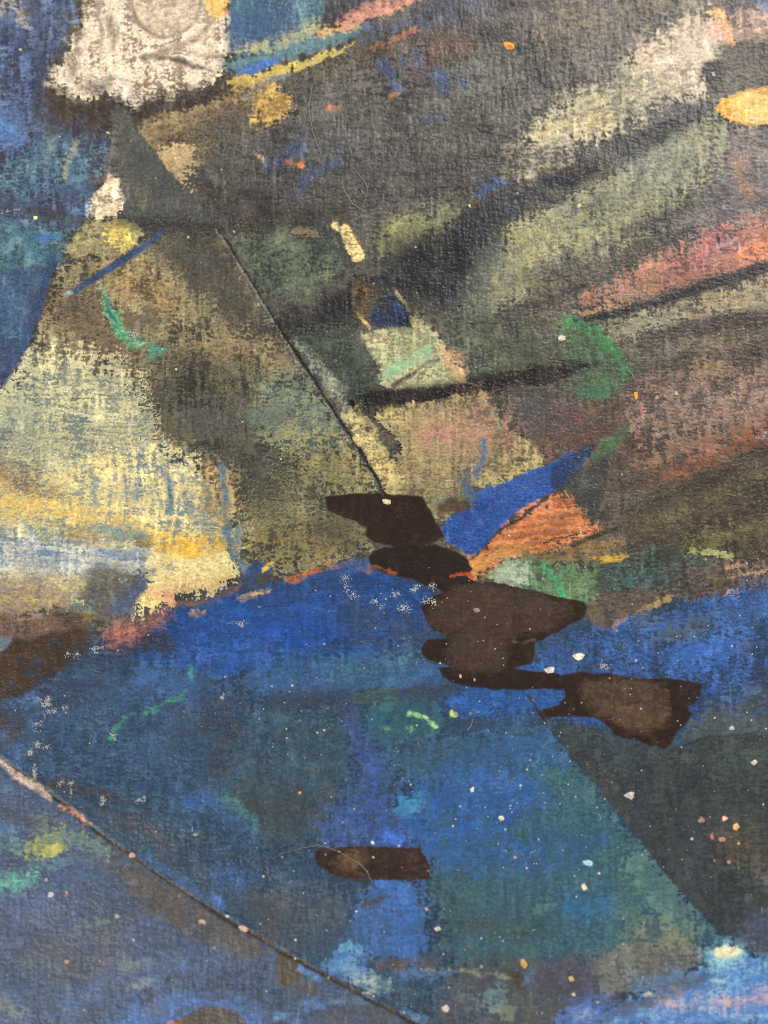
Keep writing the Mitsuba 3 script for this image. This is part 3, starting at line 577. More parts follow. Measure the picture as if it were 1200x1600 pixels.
P("-60,1110 30,1106 44,1140 20,1170 -60,1170", (66, 58, 54), (76, 78, 88), soft=16, dens=.9)
S("4,1150,14 20,1172,16 36,1192,12", (78, 106, 146), (74, 90, 112), soft=12, dens=.8)
S("30,1098,14 56,1084,16", (84, 112, 158), (74, 90, 124), soft=12, dens=.7)
P("-170,1000 40,996 100,988 134,984 140,1016 80,1056 40,1078 22,1096 -170,1124", (76, 60, 46), (64, 52, 42), soft=9, warp=4, share=.4, label='dark brown patch at the left edge')
P("-60,1005 26,988 18,1008 -20,1030 -60,1045", (106, 116, 126), (96, 104, 114), soft=4, label='grey blade shape at the left edge')
P("168,1004 164,986 190,972 236,962 262,950 256,970 236,986 192,1006", (182, 118, 90), (140, 96, 80), dens=0.7, share=.4, soft=18, label='orange touch')
S("166,1006,4 174,1008,4", (180, 110, 80), soft=3)
S("300,960,12 320,956,8", (190, 160, 120), (120, 110, 110), soft=6, dens=.8)
S("375,932,8 400,926,10 416,924,6", (190, 164, 120), (130, 120, 110), soft=6, dens=.85, label='cream fleck on the blue')
S("276,948,6 340,936,10 366,922,12 380,912,8", (92, 76, 66), (130, 110, 90), soft=8, dens=.8)
P("372,906 392,880 430,878 420,900 396,918 376,922", (56, 86, 140), (60, 72, 94), soft=8)
S("408,890,4 420,882,6", (214, 184, 90), soft=4)
S("402,904,18 424,900,14", (64, 66, 62), (84, 84, 70), soft=8, dens=.85)
S("446,908,8 470,902,13 502,890,8", (176, 112, 70), (130, 90, 62), soft=6, label='rust orange touch at the edge of the blue')
S("500,888,8 540,878,10 580,892,8", (152, 110, 72), (90, 76, 62), soft=8, dens=.7)
S("540,890,20 570,880,20", (62, 92, 146), (58, 78, 116), soft=12, dens=.85)

P("700,1030 830,1028 870,1040 1000,1046 1100,1070 1200,1060 1200,1120 1060,1150 860,1120 830,1126 740,1136 690,1110", (56, 92, 150), (50, 66, 96), soft=14, label='blue between the ink blots')
P("830,1036 860,1012 900,988 960,982 1000,958 1050,950 1130,930 1300,900 1300,1080 1160,1110 1100,1072 1040,1056 960,1048 880,1048", (64, 98, 158), (52, 66, 90), grit=0.8, show=0.6, C=(78, 116, 178), share=0.52, soft=14, label='bright blue field on the right')
S("1010,975,30 1060,990,40 1100,975,30", (86, 96, 98), (60, 72, 92), soft=26, dens=.8)
S("1050,1040,24 1080,1020,40 1140,1005,36", (70, 110, 178), (62, 98, 162), soft=20, dens=.85, label='clear blue dab')
S("1130,960,40 1180,950,50 1250,930,50", (72, 108, 164), (62, 90, 136), soft=30, dens=.8)
S("1180,960,14 1174,985,12", (58, 60, 78), (84, 100, 130), soft=10, dens=.7)
S("1160,1010,20 1185,1008,14", (72, 78, 96), (80, 104, 140), soft=14, dens=.7)
S("870,1010,40 900,1020,40", (58, 76, 110), (60, 84, 126), soft=30, dens=.7)
S("1010,985,14 1034,978,18", (68, 104, 166), (60, 86, 134), soft=10, dens=.8)
P("1090,1100 1160,1090 1300,1050 1300,1250 1150,1230 1060,1180", (84, 94, 98), (72, 78, 80), C=(94, 106, 108), soft=30, label='grey teal area at the right edge')

P("410,1110 540,1100 560,1160 530,1240 500,1310 480,1330 380,1300 350,1220 400,1160", (66, 88, 104), (58, 74, 88), C=(86, 102, 112), share=.44, soft=36, ang=88, label='grey slate area in the lower middle')
S("380,1260,50 450,1270,60 500,1260,40", (74, 74, 70), (62, 64, 64), soft=44, dens=.75)
S("425,1094,14 480,1088,24 560,1092,20 700,1078,26", (62, 66, 76), (62, 78, 96), soft=16, dens=.85, label='dark grey streak across the blue')
S("540,1110,14 560,1130,18", (66, 62, 78), (70, 80, 110), soft=12, dens=.8)
P("566,1112 610,1092 690,1104 700,1140 660,1160 590,1166 566,1150", (54, 98, 112), (60, 86, 100), dens=0.85, C=(66, 112, 112), share=.44, soft=24, label='teal green patch')
S("560,1085,16 600,1082,20", (76, 112, 100), (66, 88, 98), soft=16, dens=.6)
P("600,1160 700,1150 850,1150 880,1200 820,1230 640,1230 610,1200", (66, 98, 122), (60, 84, 102), C=(76, 110, 122), soft=30, label='teal blue area')
S("700,1100,20 760,1092,40 840,1092,40", (54, 96, 158), (50, 84, 138), soft=18, dens=.85)
S("696,1140,10 760,1130,18 840,1124,14", (58, 66, 80), (60, 80, 104), soft=14, dens=.8)

P("690,1180 850,1120 880,1160 930,1232 1000,1320 1060,1392 1128,1462 1110,1490 960,1490 820,1520 700,1510 680,1400 660,1280", (74, 106, 118), (60, 86, 100), grit=0.75, C=(82, 114, 112), share=.46, soft=24, ang=88, st=.2, label='teal field right of the centre')
P("680,1170 840,1110 876,1160 900,1195 800,1230 700,1250", (60, 96, 140), (58, 84, 114), soft=30, dens=.9, label='steel blue top of the teal field')
S("760,1240,60 860,1230,70 920,1260,50", (70, 104, 112), (60, 84, 96), soft=40, dens=.7)
S("810,1268,16 830,1262,24", (56, 66, 74), (66, 84, 98), soft=16, dens=.7)
S("780,1320,30 860,1316,36 940,1310,26", (56, 90, 132), (60, 90, 116), soft=26, dens=.8, label='blue streak across the teal')
S("820,1350,24 900,1346,26", (58, 92, 130), (64, 94, 112), soft=24, dens=.7)
S("1000,1350,50 1040,1410,60 1070,1450,40", (98, 126, 120), (82, 106, 110), soft=40, dens=.8, ang=88, label='grey green part of the teal field')
S("980,1380,40 990,1440,40", (92, 114, 100), (76, 98, 98), soft=34, dens=.6)
P("858,1404 880,1394 950,1398 958,1430 930,1444 890,1436", (62, 112, 158), (60, 100, 142), soft=26, dens=0.75, warp=3, label='soft light blue dab')
S("840,1420,18 862,1412,18", (104, 128, 124), (80, 110, 124), soft=14, dens=.6)
S("700,1450,30 760,1440,40 830,1450,30", (72, 82, 80), (60, 72, 78), soft=30, dens=.7)
S("680,1330,40 760,1340,50 830,1340,40", (58, 96, 146), (58, 86, 120), soft=34, dens=.75)
S("690,1390,40 720,1420,50", (72, 92, 98), (62, 78, 84), soft=40, dens=.7)

P("610,1250 650,1220 720,1220 790,1200 850,1220 860,1260 820,1300 740,1320 650,1320 625,1290", (54, 92, 152), (54, 82, 122), grit=0.6, dens=0.85, C=(60, 104, 162), share=.4, soft=34, label='vivid blue patch right of the violet column')
S("745,1230,30 790,1225,40", (72, 108, 168), (66, 96, 136), soft=26, dens=.7)
P("616,1254 640,1240 664,1244 664,1264 636,1276 618,1270", (72, 134, 168), (64, 110, 152), soft=18, dens=0.75, label='turquoise dab beside a pale curl')
P("544,1110 566,1136 588,1166 606,1200 608,1236 626,1270 640,1320 590,1332 520,1318 500,1305 516,1262 556,1240 560,1200 548,1160", (66, 90, 150), (62, 80, 116), dens=0.75, C=(76, 104, 170), share=.42, soft=26, warp=5, ang=80, label='violet blue column above the lower blot')
S("600,1300,24 625,1312,24", (74, 112, 190), (66, 96, 160), soft=16, dens=.8)
S("500,1270,30 520,1310,30", (74, 92, 136), (70, 82, 106), soft=26, dens=.6)
P("588,1372 656,1374 668,1420 672,1490 620,1502 540,1490 500,1480 530,1440 560,1410", (68, 102, 154), (68, 90, 122), dens=0.85, C=(80, 118, 174), share=.42, soft=26, label='blue area below the lower blot')
S("610,1390,40 635,1430,46 640,1480,30", (72, 112, 176), (66, 98, 150), soft=26, dens=.8)
S("570,1412,6 586,1408,6 600,1402,4", (72, 66, 58), (80, 84, 92), soft=4, dens=.9)
S("596,1430,12 610,1445,12", (76, 86, 104), (70, 98, 140), soft=12, dens=.7)
S("630,1455,10 672,1450,8", (64, 80, 104), soft=10, dens=.6)
P("500,1490 530,1480 560,1478 580,1500 570,1530 540,1535 510,1525", (92, 130, 182), (80, 112, 156), dens=0.8, C=(120, 160, 190), soft=24, label='light blue dab')
S("538,1478,16 552,1484,14", (110, 160, 186), (90, 136, 176), soft=8, dens=.7)
S("556,1532,18 580,1534,26 600,1538,14", (160, 172, 158), (110, 140, 160), soft=14, dens=.8, label='pale grey green dab')
P("584,1500 620,1494 640,1510 620,1522 590,1516", (88, 76, 66), (82, 86, 96), soft=10, label='brown smudge in the blue')
S("620,1524,16 670,1518,14 720,1510,10", (88, 116, 160), (84, 98, 120), soft=12, dens=.7)
S("640,1500,14 680,1500,16", (86, 80, 86), (84, 96, 120), soft=12, dens=.7)

# ------------------------------------------------------------------ big charcoal triangle, lower right
P("858,1138 900,1128 960,1150 1040,1172 1100,1150 1300,1140 1300,1420 1180,1430 1172,1452 1126,1462 1084,1418 1040,1366 990,1300 940,1240 900,1190", (70, 75, 76), (56, 60, 62), C=(78, 80, 78), share=.45, soft=6, warp=2, ang=70, st=.25, raw=True, show=.15, label='large charcoal triangle with a crisp left edge')
S("890,1140,30 930,1160,40 980,1180,30", (72, 86, 96), (66, 72, 76), soft=30, dens=.7)
S("1080,1180,40 1150,1190,50 1230,1180,50", (82, 92, 92), (70, 76, 76), soft=40, dens=.7)
S("1150,1320,60 1200,1330,70", (96, 88, 74), (78, 74, 68), soft=50, dens=.7)
S("1100,1310,40 1080,1360,50", (78, 80, 86), (68, 68, 68), soft=44, dens=.6)
S("1180,1380,30 1220,1370,40", (104, 108, 100), (84, 88, 88), soft=30, dens=.7)
P("1160,1438 1190,1420 1300,1410 1300,1500 1190,1500 1150,1470", (84, 90, 106), (78, 80, 88), soft=16, label='grey violet area below the triangle')

# ------------------------------------------------------------------ bottom right
P("680,1510 830,1500 950,1500 1000,1545 930,1600 900,1790 640,1790", (88, 92, 96), (74, 78, 84), C=(96, 100, 110), soft=24, label='grey area at the bottom')
S("720,1500,30 800,1500,40", (78, 80, 76), (66, 68, 68), soft=30, dens=.7)
S("670,1512,4 760,1520,7 800,1528,5", (150, 152, 120), (110, 116, 110), soft=6, dens=.6)
P("832,1506 930,1500 960,1520 940,1560 860,1560 830,1540", (84, 82, 92), (74, 72, 80), soft=18, ang=88, st=.3)
P("930,1490 980,1470 1080,1470 1110,1490 1080,1520 1010,1540 950,1560 930,1530", (116, 118, 112), (86, 88, 88), C=(134, 140, 134), share=.5, soft=16, ang=88, st=.35, label='grey weave area with pale threads')
S("1000,1464,30 1040,1456,40 1070,1470,24", (134, 132, 100), (108, 116, 106), soft=24, dens=.8, ang=88, label='olive yellow smudge')
P("980,1565 1020,1540 1080,1520 1130,1494 1150,1488 1300,1500 1300,1790 900,1790 920,1600", (98, 138, 192), (84, 116, 164), C=(140, 172, 200), share=.42, soft=16, ang=88, st=.2, label='light blue corner')
S("1000,1540,24 1040,1532,34 1060,1524,20", (86, 124, 164), (96, 112, 130), soft=16, dens=.8)
S("940,1590,16 1000,1566,22 1050,1545,20 1100,1524,16", (90, 94, 102), (84, 104, 136), soft=12, dens=.9, label='dark grey diagonal through the light blue')
S("1112,1494,24 1132,1496,34 1160,1494,20", (146, 186, 192), (118, 160, 190), soft=18, dens=.9)
S("1124,1488,14 1138,1486,18 1150,1486,10", (222, 212, 166), (190, 196, 168), soft=7, label='cream yellow spot with a cyan rim')
S("1030,1562,14 1080,1572,22 1130,1566,22", (200, 168, 158), (150, 158, 182), soft=18, dens=0.65, ang=88, st=.3, label='pale pink stroke in the light blue')
S("1150,1568,14 1180,1560,24 1240,1550,30", (204, 160, 156), (170, 160, 180), soft=18, dens=0.7, label='pink stroke at the right edge')
S("1110,1535,14 1130,1534,12", (160, 186, 186), (120, 160, 196), soft=10, dens=.7)
S("1008,1550,5 1020,1552,5", (190, 190, 176), soft=4)
P("884,1568 930,1556 960,1568 950,1590 900,1640 860,1640 870,1590", (90, 120, 184), (84, 108, 160), dens=0.8, soft=24, label='blue violet dab at the bottom edge')
S("900,1588,20 920,1590,16", (150, 160, 170), (110, 132, 176), soft=12, dens=.6)
S("772,1575,22 792,1580,26", (146, 154, 124), (116, 130, 126), soft=16, dens=.8, label='pale olive dab at the bottom')
S("740,1560,20 780,1556,24", (114, 140, 142), (92, 104, 110), soft=18, dens=.7)
S("800,1580,40 840,1590,40", (98, 98, 88), (82, 84, 84), soft=30, dens=.7)
S("802,1520,20 812,1536,20", (78, 66, 46), (72, 72, 70), soft=10, dens=.85)
S("830,1516,8 824,1535,8", (92, 130, 156), (90, 110, 130), soft=8, dens=.7)

# ------------------------------------------------------------------ bottom left
P("-170,1180 0,1188 60,1232 140,1292 210,1342 300,1402 400,1462 470,1505 560,1552 660,1604 700,1790 -170,1790", (86, 98, 122), (74, 82, 100), C=(84, 104, 140), share=.44, soft=6, warp=2, raw=True, st=.15, label='grey violet triangle below the long incised line')
P("100,1282 150,1300 240,1368 330,1424 420,1476 400,1500 300,1470 230,1420 180,1370", (96, 92, 88), (82, 80, 80), soft=16, label='warm grey strip along the incised line')
S("-60,1440,60 40,1420,80 120,1450,60", (82, 98, 136), (82, 90, 112), soft=50, dens=.7)
S("190,1440,40 230,1430,40 250,1450,30", (86, 100, 130), (88, 90, 98), soft=30, dens=.6)
S("60,1480,60 120,1500,80 160,1470,60", (100, 98, 94), (88, 88, 92), soft=50, dens=.7)
S("-20,1270,30 6,1284,30 20,1300,16", (80, 104, 150), (82, 96, 118), soft=14, dens=.85)
S("-20,1258,14 20,1275,16 60,1290,10", (72, 74, 84), (84, 88, 96), soft=12, dens=.8)
S("-30,1310,26 20,1312,30 50,1330,20", (98, 132, 138), (90, 112, 126), soft=20, dens=.85)
P("34,1326 60,1300 84,1286 112,1300 96,1330 74,1344 44,1336", (148, 148, 92), (108, 124, 112), dens=0.9, share=0.5, soft=22, label='yellow green dab')
S("54,1330,14 76,1326,18 86,1320,10", (176, 170, 88), (140, 144, 98), soft=16, dens=.85)
S("104,1304,14 140,1314,24 172,1334,16", (112, 136, 124), (94, 110, 116), soft=16, dens=.85, label='sea green smear')
S("-20,1384,22 20,1378,26 50,1370,16", (108, 166, 150), (96, 134, 140), soft=16, dens=.85, label='mint green dab at the left edge')
S("50,1352,14 90,1350,16 110,1342,10", (92, 130, 140), (92, 108, 122), soft=12, dens=.7)
S("120,1335,40 150,1350,40 190,1345,20", (92, 104, 120), (86, 92, 102), soft=30, dens=.6)
S("60,1275,8 90,1280,8", (128, 130, 90), soft=8, dens=.6)
S("120,1570,26 200,1530,36 280,1506,30 330,1500,20", (90, 106, 144), (92, 98, 114), soft=26, dens=.8)
S("190,1512,12 212,1508,14 236,1502,8", (112, 124, 120), (100, 108, 116), soft=10, dens=.8)
S("205,1536,10 225,1534,12 240,1534,8", (140, 150, 146), (110, 118, 130), soft=8, dens=.8)
S("0,1572,20 30,1575,20", (122, 126, 112), (104, 108, 112), soft=16, dens=.7)
S("130,1446,12 160,1442,14", (116, 128, 126), (98, 104, 110), soft=12, dens=.6)
S("200,1600,40 250,1580,50 300,1566,24 350,1566,20 400,1590,20", (86, 118, 176), (84, 106, 148), soft=16, dens=.85, label='blue along the bottom edge')
P("262,1600 290,1586 318,1570 360,1572 384,1590 410,1660 230,1660", (96, 86, 78), (84, 78, 74), soft=5, warp=2, label='brown grey triangle at the bottom edge')
S("268,1600,8 284,1594,5", (190, 110, 70), soft=4)
S("230,1575,20 250,1572,20", (104, 104, 108), (92, 106, 130), soft=14, dens=.7)
P("432,1476 478,1498 476,1530 440,1538 430,1520", (92, 80, 66), (82, 76, 70), soft=8, label='brown facet beside the incised line')
S("460,1542,14 490,1546,16", (90, 80, 70), (84, 84, 88), soft=10, dens=.8)
S("470,1512,10 492,1522,12", (100, 130, 178), (92, 108, 136), soft=10, dens=.8)
S("478,1566,14 500,1570,16", (92, 124, 178), (92, 104, 124), soft=12, dens=.8)
S("440,1588,14 460,1590,12", (110, 150, 200), (96, 116, 150), soft=8, dens=.8)
S("520,1590,24 560,1580,30 600,1590,24", (90, 82, 76), (86, 86, 90), soft=20, dens=.7)
S("530,1562,14 570,1560,16", (100, 126, 150), (92, 104, 116), soft=12, dens=.7)
S("630,1572,10 660,1600,14", (100, 132, 170), (92, 108, 128), soft=10, dens=.7)

# above the long line
P("60,1225 130,1240 210,1275 330,1350 420,1400 520,1380 560,1440 520,1480 500,1505 440,1478 300,1395 200,1330 120,1272", (66, 86, 106), (60, 74, 90), C=(84, 94, 104), soft=20, label='slate strip above the long incised line')
S("440,1420,60 500,1420,60", (86, 90, 90), (74, 78, 82), soft=50, dens=.7)
S("400,1410,40 420,1440,40", (84, 78, 70), (74, 74, 74), soft=34, dens=.6)
S("84,1222,12 120,1230,18 184,1246,12", (66, 58, 54), (72, 76, 84), soft=10, dens=.85)
S("180,1276,14 220,1290,24 264,1312,16", (76, 68, 62), (72, 76, 84), soft=18, dens=.8, label='dull brown smudge')
S("300,1256,24 340,1264,40 380,1290,30", (66, 98, 142), (68, 86, 112), soft=26, dens=.8)
S("296,1250,14 318,1246,14", (68, 88, 160), (70, 86, 120), soft=12, dens=.7)
S("344,1244,10 372,1260,14 398,1288,14", (78, 122, 114), (72, 100, 108), soft=12, dens=.85, label='green arc')
S("216,1336,8 262,1362,16 310,1394,16 346,1416,12", (72, 102, 152), (74, 90, 116), soft=10, dens=.85)
S("340,1370,24 370,1372,24", (76, 108, 164), (74, 92, 120), soft=22, dens=.7)
S("330,1395,10 342,1410,12", (82, 120, 172), (76, 98, 136), soft=8, dens=.7)

S("-40,1156,4 0,1184,5 40,1212,6 80,1240,6 120,1272,7 160,1306,6 206,1338,6 260,1376,6 320,1414,7 380,1450,7 440,1486,7 500,1520,7 560,1552,7 610,1578,7 680,1616,6", (66, 58, 52), (48, 42, 40), share=.35, soft=4, warp=2.2, name='incised_line', show=0, label='long dark incised line across the lower left corner')
S("-10,1186,5 20,1204,8 44,1222,11 64,1236,12 80,1248,6", (208, 186, 166), (170, 146, 130), share=.4, soft=6, warp=4, thick=1, name='paint_ridge', label='flaking cream pink ridge on the long incised line')
S("96,1258,5 112,1266,8 142,1286,4", (196, 150, 124), (120, 92, 80), soft=5, warp=3, name='paint_ridge')
S("822,1084,3 842,1112,5 862,1142,5", (64, 66, 74), soft=4, name='incised_line', show=0, label='short dark line above the charcoal triangle')

# ------------------------------------------------------------------ green marks on the lower blue
S("176,1152,8 184,1136,9 194,1122,8 206,1114,6", (76, 138, 116), (72, 112, 116), soft=5, dens=.95, name='chalk_mark', label='short green mark, lower of the two on the blue')
S("228,1112,6 248,1106,10 268,1098,9 290,1082,6", (74, 138, 110), (70, 112, 118), soft=6, dens=.95, name='chalk_mark', label='green mark rising to the right on the blue')
S("300,1044,8 302,1058,6", (70, 140, 112), (66, 106, 120), soft=6, dens=.9, name='chalk_mark')
S("640,1113,5 654,1118,8 666,1124,6 678,1136,8", (160, 200, 136), (112, 164, 126), show=0.5, soft=4, name='chalk_mark', label='light lime green mark')
S("640,1140,10 646,1140,6", (124, 168, 112), soft=6, dens=.8, name='chalk_mark')
S("602,1138,8 606,1140,6", (120, 156, 120), soft=6, dens=.7, name='chalk_mark')
S("706,1115,6 712,1117,6", (190, 206, 120), soft=3, name='paint_fleck')
S("158,452,6 164,468,10 172,490,14 182,510,16 196,524,16 210,536,15 222,540,8", (80, 150, 118), (150, 176, 138), k=0.3, grit=1.3, show=0.6, C=(150, 186, 148), share=0.5, soft=9, warp=3, name='chalk_mark', label='curved green chalk mark')
S("165,462,4 170,480,6 180,504,6", (56, 124, 120), soft=4, name='chalk_mark')
S("232,556,9 240,548,12 258,545,6", (72, 138, 118), (110, 140, 110), grit=1.3, show=0.6, soft=8, name='chalk_mark', label='small green end of the chalk mark')
S("222,572,8 232,560,10", (136, 158, 124), soft=8, dens=.7, name='chalk_mark')
S("206,620,12 220,626,10", (116, 144, 124), soft=10, dens=.6, name='chalk_mark')
S("254,364,6 236,378,9 210,396,11 182,414,11 148,436,11 112,460,10", (66, 86, 122), (54, 66, 92), share=.35, soft=4, warp=1.5, show=.15, label='straight slate blue line')
S("104,462,6 112,456,8", (150, 164, 150), soft=4, dens=.8)

# ------------------------------------------------------------------ ink blots
GRITTY = 0.45
K1, K2, KL, KL2 = (54, 38, 30), (45, 31, 24), (86, 71, 59), (76, 62, 51)
INK = dict(show=0, soft=3.2, warp=2.0, share=.4, k=.35, st=.12, mat='ink_satin')
S("690,796,16 716,792,16", (84, 66, 52), (66, 52, 42), soft=8, dens=.85, mat='ink_satin')
P("506,776 530,774 556,771 600,771 640,773 660,775 667,788 678,810 692,832 694,840 682,847 664,852 640,857 610,853 583,849 571,836 572,823 556,815 536,810 512,800", K1, K2, raw=True, name='ink_blot', label='upper dark brown ink blot at the foot of the incised line', **INK)
P("574,870 584,862 602,856 640,852 682,850 714,861 734,875 738,890 730,898 715,902 690,910 664,914 641,906 618,900 595,894 576,883", (46, 34, 32), (40, 28, 22), raw=True, name='ink_blot', label='rounded dark ink blot just below the upper blot', **INK)
P("640,904 690,902 724,900 740,908 770,908 770,924 720,936 690,940 664,952 656,948 670,932 700,924 664,915", (48, 36, 30), (40, 29, 23), name='ink_blot', label='dark ink neck joining the upper and the largest blot', **INK)
S("706,900,4 724,898,6 740,900,4", (170, 84, 44), soft=3, label='rust red sliver beside the blot')
S("578,882,4 596,892,6 616,898,4", (140, 84, 52), soft=4, dens=.9)
P("656,950 664,938 690,926 718,912 767,907 790,913 814,921 842,926 872,931 900,936 912,940 918,948 912,964 900,972 882,980 872,988 858,993 846,1002 834,1004 836,1020 832,1036 816,1040 800,1045 760,1046 720,1044 690,1038 670,1032 660,1020 660,1010 668,1000 684,997 700,996 692,988 676,984 668,972", K1, K2, raw=True, name='ink_blot', label='largest brown ink blot of the painting', **INK)
P("686,1044 720,1040 790,1044 830,1048 872,1052 884,1060 878,1078 800,1078 755,1076 708,1068 690,1060", (46, 34, 28), K2, raw=True, name='ink_blot', label='long dark ink bar under the largest blot', **INK)
INL = dict(show=0.3, soft=12, warp=5, share=.4, k=.35, st=.12, mat='ink_satin')
P("667,959 692,938 721,916 767,910 813,925 850,932 881,940 900,950 892,965 866,976 835,988 800,1000 787,1006 788,1030 790,1044 750,1049 715,1048 698,1040 699,1018 701,1000 690,986 669,977", (74, 60, 50), (66, 53, 43), name='ink_blot_003__ink_bloom', label='lighter dried middle of the largest blot', **INL)
S("800,1000,4 816,1002,4 832,1000,3", (96, 80, 68), soft=4, name='ink_blot_003__ink_bloom')
P("872,1062 882,1054 910,1050 950,1052 1001,1059 1050,1062 1094,1067 1092,1084 1086,1098 1074,1103 1080,1116 1072,1132 1060,1142 1052,1156 1046,1166 1036,1172 1026,1164 1016,1166 996,1158 962,1148 952,1136 940,1130 927,1122 900,1118 870,1120 848,1124 838,1116 850,1107 872,1101 882,1090 878,1076", K1, K2, raw=True, name='ink_blot', label='lower right brown ink blot with a pointed right end', **INK)
P("905,1090 908,1072 918,1062 960,1060 1001,1062 1030,1068 1044,1078 1050,1097 1044,1122 1030,1138 1007,1148 985,1140 970,1131 948,1120 922,1112", (88, 72, 58), (76, 62, 50), name='ink_blot_005__ink_bloom', label='lighter dried middle of the lower right blot', **INL)
S("1051,1072,3 1052,1100,4 1051,1118,3", (52, 38, 30), soft=3, name='ink_blot_005__ink_edge', mat='ink_satin')
S("1056,1080,20 1084,1078,20", (58, 50, 52), (48, 38, 36), soft=8, dens=.8, mat='ink_satin', name='ink_blot_005__ink_bloom')
P("491,1340 494,1330 504,1325 540,1323 560,1321 600,1324 640,1325 655,1325 662,1334 668,1352 671,1374 655,1372 640,1374 600,1373 560,1371 540,1370 516,1363 498,1354", (60, 45, 38), (50, 37, 31), raw=True, name='ink_blot', label='lowest ink blot, a brown bar on the blue', **INK)
P("520,1340 540,1328 566,1328 576,1344 568,1360 544,1362 526,1354", (96, 78, 60), (82, 66, 52), name='ink_blot_006__ink_bloom', label='lighter spot in the lowest blot', **INL)
S("644,1344,18 654,1362,18", (88, 66, 56), (70, 52, 44), soft=14, dens=.7, mat='ink_satin', name='ink_blot_006__ink_bloom')
S("520,1370,4 570,1373,5", (70, 56, 46), soft=4, dens=.8, mat='ink_satin', name='ink_blot_006__ink_bloom')

# ------------------------------------------------------------------ flecks and chips of paint
GRITTY = 0.7
def chip(shape, A, label=None, thick=2.0, **kw):
    q = np.array([[float(v) for v in t.split(',')] for t in shape.split()])
    q = q.mean(0) + (q - q.mean(0)) * 0.86
    shape = ' '.join(f'{x:.1f},{y:.1f}' for x, y in q)
    P(shape, A, tuple(int(v * .86) for v in A), name='paint_fleck', show=0, raw=True, soft=2, warp=2.2, thick=thick, label=label, **kw)


chip("784,66 796,65 806,70 805,79 796,80 786,75", (238, 168, 80), 'bean shaped orange fleck on the charcoal', 3)
chip("595,782 601,779 612,780 612,788 604,790 597,789", (226, 204, 150), 'cream fleck on the upper ink blot', 3)
chip("870,530 876,524 884,526 885,533 877,537 870,535", (222, 214, 190), 'cream white fleck beside the green blob', 3)
chip("990,614 997,613 998,622 993,626 989,621", (228, 176, 70), 'yellow fleck below the green blob', 3)
chip("893,1022 902,1018 916,1021 912,1028 898,1030", (228, 220, 196), 'cream fleck on the blue beside the largest blot', 3)
chip("846,1046 856,1043 866,1042 863,1052 852,1054", (220, 214, 200), 'white chip below the largest blot', 3)
chip("974,1242 982,1236 990,1236 988,1250 980,1248", (214, 208, 196), 'pale chip on the charcoal triangle')
chip("1170,1192 1178,1187 1184,1191 1178,1198", (224, 208, 190), 'pinkish white chip at the right edge')
chip("1137,1136 1144,1135 1150,1140 1142,1142", (200, 196, 186))
chip("1138,1134 1144,1132 1148,1139 1140,1142", (206, 200, 190))
chip("906,1347 918,1342 928,1346 926,1352 914,1353", (176, 206, 220), 'pale blue chip on the teal')
chip("908,1382 914,1378 919,1388 914,1392", (224, 196, 160), 'tan chip on the teal')
chip("810,1496 818,1494 825,1504 822,1512 814,1506", (200, 160, 96), 'ochre chip near the bottom')
chip("888,1527 895,1524 900,1530 892,1534", (206, 178, 120))
chip("892,1550 898,1548 900,1555 894,1557", (196, 184, 168))
chip("688,1574 696,1568 703,1574 698,1581 690,1580", (216, 200, 184), 'round pale chip at the bottom')
chip("676,1450 684,1445 690,1452 682,1456", (212, 202, 180), 'pale chip right of the blue area')
chip("664,1417 669,1416 671,1422 665,1423", (224, 186, 140))
chip("200,1334 206,1330 212,1335 207,1342 200,1340", (214, 176, 152), 'pink chip on the long incised line')
chip("370,1448 380,1446 391,1454 386,1458 376,1454", (214, 178, 150), 'pink chip beside the long incised line')
chip("308,1438 316,1435 323,1440 322,1446 310,1444", (206, 176, 150), 'tan chip below the long incised line')
chip("352,1430 357,1429 359,1435 353,1436", (222, 214, 204))
chip("68,1372 73,1370 75,1375 70,1377", (206, 170, 170))
chip("102,1394 107,1392 108,1402 104,1400", (190, 150, 140))
chip("102,1500 108,1498 112,1504 105,1506", (196, 158, 140))
chip("178,1428 186,1424 190,1430 182,1434", (190, 180, 172), 'grey white chip on the violet triangle')
chip("1088,1280 1094,1275 1101,1279 1100,1284 1092,1284", (206, 150, 126), 'pink fleck, leftmost on the charcoal triangle')
chip("1126,1277 1132,1276 1137,1281 1130,1286", (212, 164, 140))
chip("1143,1288 1150,1283 1155,1290 1150,1297 1144,1295", (224, 176, 120), 'peach fleck on the charcoal triangle')
chip("1109,1300 1114,1299 1116,1310 1111,1312", (186, 124, 100))
chip("1121,1310 1128,1307 1133,1313 1124,1316", (192, 132, 108))
chip("1150,1315 1155,1314 1158,1319 1152,1320", (210, 160, 110))
chip("1137,1344 1143,1341 1144,1349 1138,1350", (160, 124, 104))
chip("735,1230 742,1228 742,1236 736,1237", (214, 210, 190))
chip("778,1275 786,1273 790,1280 782,1283", (222, 216, 176), 'cream fleck on the vivid blue')
chip("466,1237 472,1238 470,1242 466,1242", (226, 168, 110), thick=1)
chip("164,206 170,207 172,212 166,211", (222, 212, 160), thick=1)
chip("52,340 58,340 58,346 53,346", (220, 212, 140), thick=1)
chip("1000,634 1006,633 1006,638 1001,639", (196, 120, 90), thick=1)
chip("1022,620 1030,618 1030,624 1024,624", (200, 150, 126), thick=1)
chip("1034,618 1042,619 1041,623 1035,623", (190, 132, 112), thick=1)
chip("1003,642 1011,637 1011,642 1006,644", (212, 150, 120), thick=1)
chip("900,320 906,318 908,324 903,328", (190, 180, 140), thick=1)
chip("730,320 734,320 735,327 731,326", (206, 166, 90), thick=1)
chip("1109,116 1114,114 1117,120 1112,123", (176, 170, 166), thick=1)
chip("738,953 746,950 752,954 742,959", (160, 148, 136), 'grey scuff on the largest blot', thick=1)
